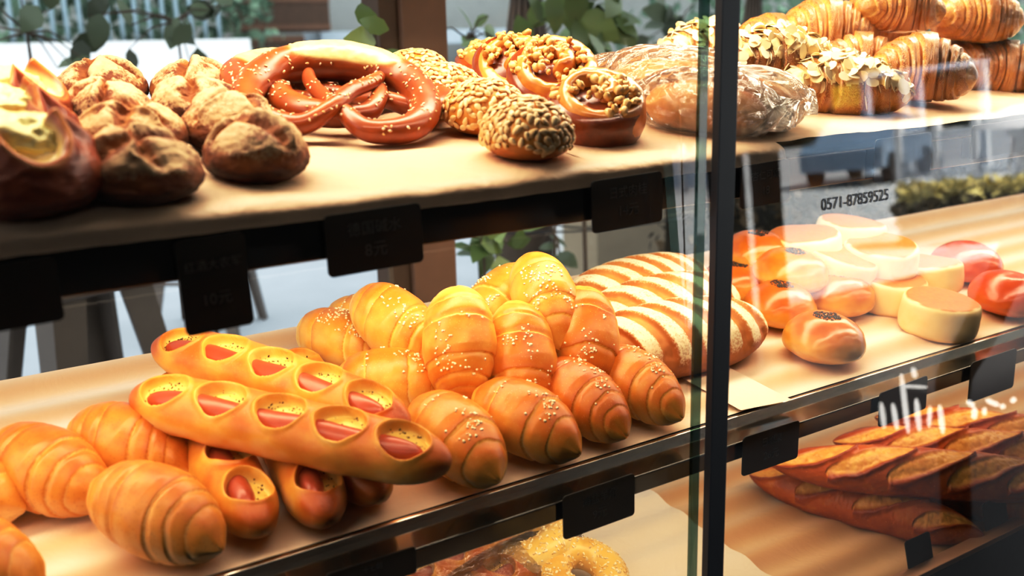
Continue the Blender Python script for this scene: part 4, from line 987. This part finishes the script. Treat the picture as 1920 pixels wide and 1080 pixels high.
# white low wall, hedge and railing beyond
A, B = PY(-200, 86, 9.0), PY(470, 86, 9.0)
st(MB().box((A[0] - 1, 9.0, 0), (B[0], 9.2, A[2])).build('wall_garden', M['white_wall']))
def leaf_shape():
    v = []
    for x, w, z in ((0, .02, 0), (.25, .26, .03), (.55, .30, .05), (.82, .16, .02), (1, .01, -.04)): v += [(x, -w, z + .05 * w), (x, 0, z), (x, w, z + .05 * w)]
    f = []
    for k in range(4):
        q = k * 3; f += [(q, q + 3, q + 4, q + 1), (q + 1, q + 4, q + 5, q + 2)]
    return np.array(v), np.array(f)
LS = leaf_shape()
def leaf_mass(name, P, size, mat, parent=None, seed=1):
    rng = np.random.default_rng(seed); Nn = rng.normal(0, 1, P.shape); Nn /= np.linalg.norm(Nn, axis=1, keepdims=True)
    return scatter(name, P, Nn, LS, size * rng.uniform(.6, 1.2, len(P)), mat, parent, rng, 0, .2)
def hedge(name, lo, hi, n, size, mat, seed, label):
    rng = np.random.default_rng(seed); P = rng.uniform(0, 1, (n, 3)) * (np.array(hi) - lo) + lo
    o = leaf_mass(name, P, size, mat, None, seed); return tag(o, label, 'hedge', kind='stuff')
hedge('hedge', (A[0] - 1, 9.5, .05), (B[0] + .6, 10.6, 3.2), 4500, .16, M['hedge'], 5, 'blurred green hedge behind the pale railing at the upper left')
zt = 2.9
fe = empty('metal_railing', (A[0], 9.3, 1.6)); tag(fe, 'pale metal railing in front of the hedge at the upper left', 'railing')
bar = None
for k in range(16):
    px = 20 + 26 * k; q = PY(px, 40, 9.3)
    if bar is None:
        bar = MB().tube([(0, 0, 0), (0, 0, 1.6)], .022, 8).build('bar', M['iron'], fe, smooth=True); bb = bar
    else: bb = bar.copy(); COL.objects.link(bb); bb.parent = fe
    bb.location = (q[0] - A[0], 0, -.2)
MB().box((-.8, -.02, 1.2), (B[0] - A[0], .02, 1.25)).build('rail', M['iron'], fe)
hedge('hedge', (9.0, 8.2, .05), (24, 10.8, 4.2), 5200, .24, M['hedge'], 6, 'blurred green bushes behind the croissants at the upper right')
A, B = PY(1345, 420, 1.5), PY(2300, 420, 1.5)
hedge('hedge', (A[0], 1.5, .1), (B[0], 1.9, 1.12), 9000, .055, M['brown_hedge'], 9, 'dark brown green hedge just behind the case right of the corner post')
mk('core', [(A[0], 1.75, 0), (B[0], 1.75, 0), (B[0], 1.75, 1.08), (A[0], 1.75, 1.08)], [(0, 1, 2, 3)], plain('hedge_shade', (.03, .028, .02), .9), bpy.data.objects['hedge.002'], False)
# brown crates and bench
for x0, y0, x1, y1, Y, lb in ((452, -60, 612, 62, 11.2, 'brown wooden crate, upper of the two behind the pretzels'), (440, 66, 570, 150, 11.0, 'dark wooden crate, lower of the two behind the pretzels')):
    o = box_px('wooden_crate', M['dark_timber'], x0, y0, x1, y1, Y, .5)
    q0, q1 = PY(x0, y1, Y), PY(x1, y0, Y)
    for t in (.08, .5, .92):
        zc = q0[2] + (q1[2] - q0[2]) * t; MB().box((q0[0], Y - .015, zc - .025), (q1[0], Y, zc + .025)).build('slat', M['timber'], o)
    tag(o, lb, 'crate', 'crates behind the case')
q0, q1 = PY(440, 152, 11.0), PY(620, 152, 11.0)
o = MB().box((q0[0] - .1, 10.9, 0), (q1[0], 11.8, q0[2])).build('storage_box', plain('dark_box', (.05, .05, .06), .6)); tag(o, 'dark storage box carrying the wooden crates', 'box')
MB().box((q0[0] - .12, 10.88, q0[2] - .05), (q1[0] + .02, 11.82, q0[2])).build('lid', M['dark_timber'], o)
st(box_px('wall_side', M['grey_wall'], 615, -260, 1010, 62, 12.6, .2, z0=0))
a, b = PY(600, 60, 11.6), PY(1010, 60, 11.6); a2 = PY(600, 88, 11.6)
o = MB().box((a[0], 11.6, a2[2]), (b[0], 12.2, a[2])).build('stone_bench', plain('pale_bluish_stone', (.55, .62, .68), .7), bevel=.01); tag(o, 'pale bluish stone ledge behind the wooden post', 'bench')
for xx in (a[0] + .1, b[0] - .4): MB().box((xx, 11.65, 0), (xx + .3, 12.15, a2[2])).build('leg', M['grey_wall'], o)
# tree trunk right of the corner post, and one low behind the loaves
def trunk(px, Y, r, label, crown=True):
    q = PY(px, 40, Y); o = MB().tube([(q[0] - .05, Y, 0), (q[0], Y, 1.2), (q[0] + .03, Y, 2.6), (q[0] - .1, Y, 4)], [r * 1.25, r, r * .95, r * .8], 16).build('tree', M['bark'], smooth=True)
    tag(o, label, 'tree'); rng = np.random.default_rng(int(px)); P = rng.normal(0, .3, (300, 3)) * np.array([1, .6, 1]) + np.array([q[0], Y, 4.4]); leaf_mass('crown', P, .2, M['leaf_dark'], o, int(px)); return o
trunk(1410, 3.4, .085, 'brown tree trunk behind the almond croissants, right of the corner post')
trunk(985, 2.6, .11, 'brown trunk behind the leaves above the salt rolls')
A = PY(1120, 500, 3.2); B = PY(1245, 500, 3.2); top = PY(1150, 300, 3.2)
o = MB().box((A[0], 3.2, 0), (B[0] + .3, 3.5, top[2])).build('stone_planter', plain('sandy_stone', lin('#a3937c'), .9, var=.2, scale=8)); tag(o, 'sandy grey planter behind the floury loaves', 'planter')
MB().box((A[0] - .03, 3.17, top[2]), (B[0] + .33, 3.53, top[2] + .06)).build('rim', M['grey_wall'], o)
A = PY(1045, 395, 4.2); B = PY(1135, 470, 4.2)
o = MB().box((A[0] - .1, 4.2, 0), (B[0] + .2, 4.3, A[2] + .05)).build('white_board', M['white_wall']); tag(o, 'bright white board behind the hanging leaves', 'board')
MB().box((A[0] - .12, 4.18, A[2] + .05), (B[0] + .22, 4.32, A[2] + .09)).build('edge', M['grey_wall'], o)
for k, (y0, y1, sag) in enumerate(((405, 393, .05), (408, 400, .10), (436, 424, .01))):
    A, B = PY(1010, y0, 1.7), PY(1180, y1, 1.7); t = np.linspace(-.6, 1.6, 24)
    pts = [tuple(A + (B - A) * u - np.array([0, 0, sag * (1 - (2 * u - 1) ** 2) * .4])) for u in t]
    o = MB().tube(pts, .0035, 6).build('cable', M['cable'], smooth=True); tag(o, ('topmost thin dark cable under the upper shelf', 'sagging thin dark cable between two others', 'lowest straight dark cable behind the walnut swirl card')[k], 'cable', 'cables behind the case')
# leafy plants close behind the back glass
def plant(px, py, Y, rx, ry, n, size, label, seed, mat='leaf', top=None):
    rng = np.random.default_rng(seed); c = PY(px, py, Y); o = MB().tube([(c[0] + .05, Y + .03, 0), (c[0] + .02, Y + .02, c[2] * .6), tuple(c)], [.008, .006, .003], 8).build('leafy_plant', M['bark'], smooth=True)
    tag(o, label, 'plant', 'leafy plants behind the case')
    sc = (Y + .8) * 1.25 / F
    d = rng.normal(0, .5, (n, 3)) * np.array([rx * sc, .08, ry * sc]); P = c + d
    nn = rng.normal(0, .55, (n, 3)) + np.array([0, -1, .35]); nn /= np.linalg.norm(nn, axis=1, keepdims=True)
    f = scatter('foliage', P, nn, LS, size * rng.uniform(.7, 1.25, n), M[mat], o, rng, 0, .25); f['kind'] = 'stuff'
    mb = MB()
    for k in range(min(14, n)): mb.tube([tuple(c), tuple((c + P[k]) / 2 + [0, 0, .02]), tuple(P[k])], [.003, .002, .0012], 5)
    mb.build('twigs', M['bark'], o)
    return o
plant(905, 440, 1.15, 60, 60, 22, .085, 'leafy plant hanging behind the upright salt roll', 21)
plant(1040, 440, 1.25, 25, 40, 6, .075, 'two drooping leaves beside the white board above the loaves', 22, 'leaf_dark')
plant(1090, 25, 1.3, 95, 55, 34, .10, 'leafy plant above the walnut swirls', 23)
plant(700, 75, .80, 18, 30, 4, .07, 'green leaves showing left of the wooden post', 24)
plant(880, 75, 1.5, 60, 35, 8, .07, 'sprig of leaves right of the wooden post behind the swirls', 25)
plant(50, 60, 2.2, 75, 80, 12, .09, 'leafy twigs at the top left corner', 26, 'leaf_dark')
plant(330, 40, 2.2, 110, 60, 15, .085, 'leafy twigs above the rye rolls', 27, 'leaf_dark')
plant(1270, 60, 2.0, 50, 60, 16, .11, 'dim leaves left of the corner post above the wrapped bread', 28, 'leaf_dark')
# metal stools
def stool(name_label, px, Y, yaw=0, s=1.0):
    q = PY(px, 620, Y); r = empty('metal_stool', (q[0], Y, 0)); r.rotation_euler.z = yaw; tag(r, name_label, 'stool', 'metal stools behind the case')
    MB().box((-.16 * s, -.16 * s, .74 * s), (.16 * s, .16 * s, .765 * s)).build('seat', M['steel'], r, bevel=.012)
    for sx in (-1, 1):
        for sy in (-1, 1):
            a = np.array([sx * .13, sy * .13, .74]) * s; b = np.array([sx * .22, sy * .22, 0]) * s; mb = MB()
            w0, w1 = .085 * s, .045 * s
            v = [];
            for p, w in ((a, w0), (b, w1)): v += [(p[0], p[1], p[2]), (p[0] - sx * w, p[1], p[2]), (p[0] - sx * w, p[1] - sy * .012, p[2]), (p[0] - sx * .012, p[1] - sy * .012, p[2]), (p[0] - sx * .012, p[1] - sy * w, p[2]), (p[0], p[1] - sy * w, p[2])]
            f = [(i, (i + 1) % 6, 6 + (i + 1) % 6, 6 + i) for i in range(6)] + [(5, 4, 3, 2, 1, 0), (6, 7, 8, 9, 10, 11)]
            mb.add(v, f).build('leg', M['steel'], r)
    for z in (.28,): MB().tube([(-.19 * s, -.19 * s, z * s), (.19 * s, -.19 * s, z * s), (.19 * s, .19 * s, z * s), (-.19 * s, .19 * s, z * s), (-.19 * s, -.19 * s, z * s)], .009, 8).build('stretcher', M['steel'], r)
    return r
stool('galvanised metal stool with splayed legs seen under the top shelf at the left', 150, 1.9, .35, 1.05)
stool('galvanised metal stool standing farther back behind the tall price card', 395, 4.0, .9, 1.0)

# ------------------------------------------------------------------ the street in front, seen mirrored in the glass
M['hedge_sunlit'] = seedmat('sunlit_hedge', (.42, .36, .12), (.75, .66, .28), .7)
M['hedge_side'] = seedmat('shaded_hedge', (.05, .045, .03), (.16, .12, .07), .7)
M['treeline'] = seedmat('distant_trees', (.008, .015, .008), (.025, .04, .02), .8)
M['dark_panel'] = plain('dark_panel', (.012, .012, .013), .7)
M['white_paint'] = plain('white_paint', (.75, .77, .80), .5)
M['sky_blue'] = plain('pale_blue_paint', (.45, .56, .70), .5)
M['yellow'] = plain('yellow_sign', (.85, .68, .05), .5)
st(MB().box((-2.5, -1.85, 3.15), (5, 1.2, 3.3)).build('ceiling_awning', M['dark_panel']))
def ground_hit(px, py, z=0.0):
    p, d = mirror_ray(px, py); k = (z - p[2]) / d[2]; return p + d * k
# far trees
rng = np.random.default_rng(3); P = rng.uniform(0, 1, (15000, 3)) * np.array([130, 6, 17]) + np.array([2, -60, 0])
tl = leaf_mass('treeline', P, 1.5, M['treeline'], None, 8); tag(tl, 'dark row of trees across the street, mirrored in the glass', 'trees', kind='stuff')
st(MB().box((0, -64.5, 0), (180, -64, 20)).build('wall_opposite', plain('dark_green_facade', (.02, .028, .022), .9)))
# unseen dark wall added to keep reflections off the left pane
def edge_x(px, py, Y):
    p, d = mirror_ray(px, py); k = (Y - p[1]) / d[1]; return (p + d * k)
YS = -2.4
e = edge_x(1222, 430, YS)
st(MB().box((-3.0, YS - .06, 0), (e[0], YS, 3.14)).build('wall_reflection_blocker', M['dark_panel']))
for i, (p0, p1) in enumerate(((1352, 1402), (1434, 1470))):
    a, b = edge_x(p0, 430, YS), edge_x(p1, 430, YS); o = MB().box((a[0], YS - .06, 0), (b[0], YS, 3.14)).build('dark_pillar', M['dark_panel']); tag(o, ('wide dark pillar mirrored just right of the corner post', 'narrow dark pillar mirrored between two bright stripes')[i], 'pillar')
    MB().box((a[0] - .02, YS - .08, 0), (b[0] + .02, YS + .02, .12)).build('foot', M['black_matt'], o)
# railing along the road
def railing(pa_, pb_, h, n, label):
    A, B = ground_hit(*pa_), ground_hit(*pb_); r = empty('street_railing', tuple(A)); tag(r, label, 'railing', 'street railings mirrored in the glass'); d = B - A
    for z in (.12, h - .05): MB().tube([(0, 0, z), tuple(d + [0, 0, z])], .03, 8).build('rail', M['white_paint'], r)
    bar = None
    for k in range(n + 1):
        t = k / n
        if k % 8 == 0: b_ = MB().box((-.07, -.07, 0), (.07, .07, h + .18)).build('post', M['white_paint'], r)
        elif bar is None: bar = b_ = MB().tube([(0, 0, .12), (0, 0, h - .05)], .022, 6).build('bar', M['sky_blue'], r)
        else: b_ = bar.copy(); COL.objects.link(b_); b_.parent = r
        b_.location = tuple(d * t)
railing((1690, 345), (1990, 325), 1.05, 32, 'pale railing mirrored right, beyond the clipped hedge')
railing((1225, 366), (1345, 358), 1.05, 32, 'pale railing mirrored left of the corner post')
# road strip behind the railing
q = ground_hit(1500, 345); st(mk('road', [(-20, -58, .004), (80, -58, .004), (80, q[1] - 1.5, .004), (-20, q[1] - 1.5, .004)], [(0, 1, 2, 3)], M['asphalt'], None, False))
# parked car
def car(px, py, label):
    q = ground_hit(px, py); r = empty('car', (q[0], q[1], 0)); tag(r, label, 'car'); bodym = plain('car_paint_blue_grey', (.20, .30, .42), .25, coat=.6)
    prof = [(-2.1, .35), (-2.15, .75), (-1.9, .92), (-1.2, .98), (-.6, 1.42), (.7, 1.45), (1.45, 1.02), (2.0, .92), (2.15, .6), (2.1, .35)]
    n = len(prof); v, f = [], []
    for y, w in ((-.85, 1), (-.78, .0), (.78, .0), (.85, 1)):
        for x, z in prof: v.append((x, y if z < 1.1 else y * .82, z))
    for k in range(3):
        for i in range(n): f.append((k * n + i, k * n + (i + 1) % n, (k + 1) * n + (i + 1) % n, (k + 1) * n + i))
    f += [tuple(range(n))[::-1], tuple(range(3 * n, 4 * n))]
    mk('body', v, f, bodym, r, False)
    wm_ = plain('car_window', (.02, .03, .04), .1)
    for y in (-.80, .80):
        s = 1 if y > 0 else -1
        for xa, xb, ta, tb in ((-1.05, -.1, -.6, -.1), (0, 1.3, 0, .65)): mk('window', [(xa, y * 1.04, 1.0), (xb, y * 1.04, 1.0), (tb, y * .90, 1.38), (ta, y * .90, 1.38)], [(0, 1, 2, 3)], wm_, r, False)
    tm = plain('tyre', (.02, .02, .02), .8)
    for x in (-1.35, 1.35):
        for y in (-.8, .8): MB().tube([(x, y - .1, .32), (x, y + .1, .32)], .32, 20).build('wheel', tm, r)
    d = math.atan2(q[1] - CAM[1], q[0]); r.rotation_euler.z = d + .25; return r
car(1635, 338, 'blue grey car mirrored above the flat buns')
# clipped hedge: sunlit top and shaded side put into the leaf colours
A, B = ground_hit(1690, 465), ground_hit(2150, 440); rng = np.random.default_rng(4)
u = (B - A); un = u / np.linalg.norm(u); back = np.array([un[1], -un[0], 0]); back = back if back[1] < 0 else -back
hh = .50
def cloud(n, z0, z1, d0, d1): t = rng.random(n); return A + u * t[:, None] + back * rng.uniform(d0, d1, n)[:, None] + np.stack([0 * t, 0 * t, rng.uniform(z0, z1, n)], -1)
hs = leaf_mass('clipped_hedge', cloud(2600, .02, hh, 0, .5), .13, M['hedge_side'], None, 31); tag(hs, 'clipped hedge with yellow top painted as sunlit, mirrored in the right pane', 'hedge', kind='stuff')
ht = leaf_mass('sunlit_top', cloud(1300, hh, hh + .06, -.05, .5), .12, M['hedge_sunlit'], hs, 32)
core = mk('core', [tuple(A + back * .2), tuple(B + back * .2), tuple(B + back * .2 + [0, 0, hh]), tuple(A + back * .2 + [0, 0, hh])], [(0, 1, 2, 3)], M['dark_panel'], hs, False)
# shelter with pale posts and a yellow sign
q = ground_hit(1690, 322); r = empty('bus_shelter', (q[0], q[1], 0)); tag(r, 'pale blue street shelter with a yellow sign mirrored over the croissants', 'shelter')
dd = np.array([q[1] - CAM[1], -(q[0] - CAM[0]), 0]); dd = dd / np.linalg.norm(dd); dd = dd if dd[0] > 0 else -dd; dist = math.hypot(q[0], q[1] + .8); mpp = dist / F
for k, off in enumerate((-45, 12, 30, 120)): a = dd * off * mpp * 1.15; MB().box((a[0] - .09, a[1] - .09, 0), (a[0] + .09, a[1] + .09, 2.5)).build('post', M['sky_blue'] if k % 2 == 0 else M['white_paint'], r)
a, b = dd * (-50) * mpp * 1.15, dd * 130 * mpp * 1.15; MB().tube([tuple(a + [0, 0, 2.45]), tuple(b + [0, 0, 2.45])], .07, 8).build('beam', M['sky_blue'], r)
a, b = dd * (-110) * mpp, dd * (-62) * mpp; mk('sign_panel', [(a[0], a[1], 1.75), (b[0], b[1], 1.75), (b[0], b[1], 2.3), (a[0], a[1], 2.3)], [(0, 1, 2, 3)], M['yellow'], r, False)
# passer-by with an umbrella
def passerby(px, py, label):
    q = ground_hit(px, py); r = empty('person', (q[0], q[1], 0)); tag(r, label, 'person')
    J = [(0, 0, .78), (0, 0, .95), (0, 0, 1.15), (0, 0, 1.27), (0, -.01, 1.34), (0, -.03, 1.42), (0, -.03, 1.50),
         (-.08, 0, .74), (-.10, .06, .42), (-.10, .0, .06), (-.10, -.12, .03), (.08, 0, .74), (.10, -.10, .42), (.10, .06, .06), (.10, -.06, .03),
         (-.16, 0, 1.24), (-.20, .03, 1.0), (-.18, -.10, .82), (.16, 0, 1.24), (.22, -.05, 1.02), (.14, -.22, 1.16)]
    E_ = [(0, 1), (1, 2), (2, 3), (3, 4), (4, 5), (5, 6), (0, 7), (7, 8), (8, 9), (9, 10), (0, 11), (11, 12), (12, 13), (13, 14), (3, 15), (15, 16), (16, 17), (3, 18), (18, 19), (19, 20)]
    Rr = [.12, .11, .13, .10, .045, .075, .07, .075, .052, .038, .03, .075, .052, .038, .03, .05, .04, .03, .05, .04, .03]
    me = bpy.data.meshes.new('body'); me.from_pydata(J, E_, []); o = bpy.data.objects.new('body', me); COL.objects.link(o); o.parent = r
    sk = o.modifiers.new('skin', 'SKIN'); o.modifiers.new('sub', 'SUBSURF').levels = 2
    for i, v in enumerate(me.skin_vertices[0].data): v.radius = (Rr[i], Rr[i]); v.use_root = (i == 0)
    me.materials.append(M['white_paint'])
    h, _, _, _ = dome(9, .095, .105, .16, 30, 40); h = h + np.array([0, .0, 1.40]); grid('hair', h, M['dark_panel'], r)
    u_ = empty('umbrella', (q[0], q[1], 0)); tag(u_, 'white umbrella held by the mirrored passer-by', 'umbrella')
    rr = [(0.0, 2.02), (.20, 1.99), (.40, 1.91), (.58, 1.79), (.66, 1.70)]; k = 16; tt = np.linspace(0, 2 * np.pi, k, endpoint=False)
    V = np.array([[(a * math.cos(t) , a * math.sin(t) , z) for t in tt] for a, z in rr]); grid('canopy', V, M['white_paint'], u_)
    MB().tube([(.14, -.22, 1.05), (.06, -.1, 1.6), (0, 0, 2.03)], .01, 8).build('shaft', M['steel'], u_)
    u_.location.z = -.42
    d = math.atan2(q[1] - CAM[1], q[0]); r.rotation_euler.z = d; u_.rotation_euler.z = d
    r.scale = (.86,) * 3; u_.scale = (.86,) * 3
passerby(1922, 392, 'person in a white shirt under a white umbrella mirrored at the right edge')
# slanted dark stand near the shop front
def near(px, py, dist): return MD(px, py, dist)
pts = [near(2010, 250, 2.0), near(1905, 470, 2.0), near(1832, 630, 2.0), near(1790, 705, 2.0), near(1786, 800, 2.0)]
o = MB().tube([tuple(p) for p in catmull(pts, 24)], .052, 14).build('slanted_stand', M['dark_panel'], smooth=True); tag(o, 'dark slanted pole mirrored across the flat buns at the right', 'pole')
g_ = pts[-1]; MB().tube([tuple(g_), (g_[0], g_[1], 0.0)], .045, 12).build('foot', M['dark_panel'], o)
# white tube lettering mirrored over the baguettes
mt, nt, out = nodes('white_lettering_glow'); principled(nt, out, (.8, .8, .78), .4, emit=(1, .97, .92), es=5.0); M['tube'] = mt  # glow added so the white lettering reads bright in the shade
sg = empty('tube_sign', tuple(near(1700, 760, 1.9))); tag(sg, 'white tube lettering sign with added glow, mirrored over the baguettes', 'sign')
for p0, p1, w in (((1652, 755), (1658, 802), 5), ((1674, 757), (1682, 805), 5), ((1690, 702), (1703, 812), 5), ((1712, 690), (1716, 708), 5), ((1718, 748), (1724, 808), 5), ((1744, 762), (1742, 800), 4), ((1762, 760), (1768, 812), 5), ((1688, 724), (1738, 726), 3), ((1814, 752), (1826, 762), 5), ((1828, 765), (1826, 785), 5), ((1846, 765), (1846, 778), 4), ((1850, 750), (1872, 760), 5), ((1878, 760), (1882, 764), 5), ((1898, 748), (1902, 752), 6)):
    a, b = near(*p0, 1.9) - np.array(sg.location), near(*p1, 1.9) - np.array(sg.location); t = np.linspace(0, 1, 7)
    rr = w * 1.0 * (2.9 / F); MB().tube([tuple(a + (b - a) * k) for k in t], rr * np.array([.5, .9, 1, 1, 1, .9, .5]), 10).build('stroke', M['tube'], sg, smooth=True)

# ------------------------------------------------------------------ light
w = bpy.data.worlds.new('sky'); SC.world = w; w.use_nodes = True; nt = w.node_tree; nt.nodes.clear()
out = nt.nodes.new('ShaderNodeOutputWorld'); bg = nt.nodes.new('ShaderNodeBackground'); tcw = nt.nodes.new('ShaderNodeTexCoord'); sx = nt.nodes.new('ShaderNodeSeparateXYZ')
nt.links.new(tcw.outputs['Generated'], sx.inputs[0]); cr = nt.nodes.new('ShaderNodeValToRGB'); cr.color_ramp.elements[0].color = (.97, .98, 1, 1); cr.color_ramp.elements[1].color = (.82, .90, 1, 1)
nt.links.new(sx.outputs['Z'], cr.inputs[0]); nt.links.new(cr.outputs[0], bg.inputs[0]); bg.inputs[1].default_value = 2.5; nt.links.new(bg.outputs[0], out.inputs[0])
su = bpy.data.lights.new('sun', 'SUN'); su.energy = 26; su.angle = .01; su.color = (1, .95, .86); so = bpy.data.objects.new('sun', su); COL.objects.link(so)
so.rotation_euler = Vector((-.25, -math.cos(math.radians(52)), -math.sin(math.radians(52)))).to_track_quat('-Z', 'Y').to_euler()
def area(name, loc, tgt, sx_, sy_, p, col):
    l = bpy.data.lights.new(name, 'AREA'); l.shape = 'RECTANGLE'; l.size = sx_; l.size_y = sy_; l.energy = p; l.color = col; o = bpy.data.objects.new(name, l); COL.objects.link(o); o.location = loc
    o.rotation_euler = (Vector(tgt) - Vector(loc)).to_track_quat('-Z', 'Y').to_euler(); return o
WARM = (1, .79, .55)
area('top_shelf_lamp', (1.22, .13, 1.69), (1.22, .10, 1.25), 2.8, .12, 29, (1, .84, .64))
area('middle_shelf_lamp', (1.0, .07, 1.215), (1.0, .08, .95), 2.6, .06, 8.0, WARM)
area('middle_shelf_front_fill', (1.0, -.098, 1.20), (1.0, .05, .95), 2.6, .05, 5.0, WARM)  # fill light added at the front to brighten the roll tips
area('bottom_shelf_lamp', (1.0, .0, .91), (1.0, .16, .66), 2.6, .08, 4.2, WARM)

SC.view_settings.view_transform = 'Standard'; SC.view_settings.look = 'None'; SC.view_settings.exposure = 0.0
SC.view_settings.use_curve_mapping = True
_cm = SC.view_settings.curve_mapping; _cv = _cm.curves[3]
_cv.points.new(.18, .135); _cv.points.new(.62, .66); _cm.update()
SC.cycles.use_denoising = True
SC.cycles.max_bounces = 8; SC.cycles.transparent_max_bounces = 24; SC.cycles.caustics_reflective = False; SC.cycles.caustics_refractive = False
SC.cycles.sample_clamp_indirect = 6
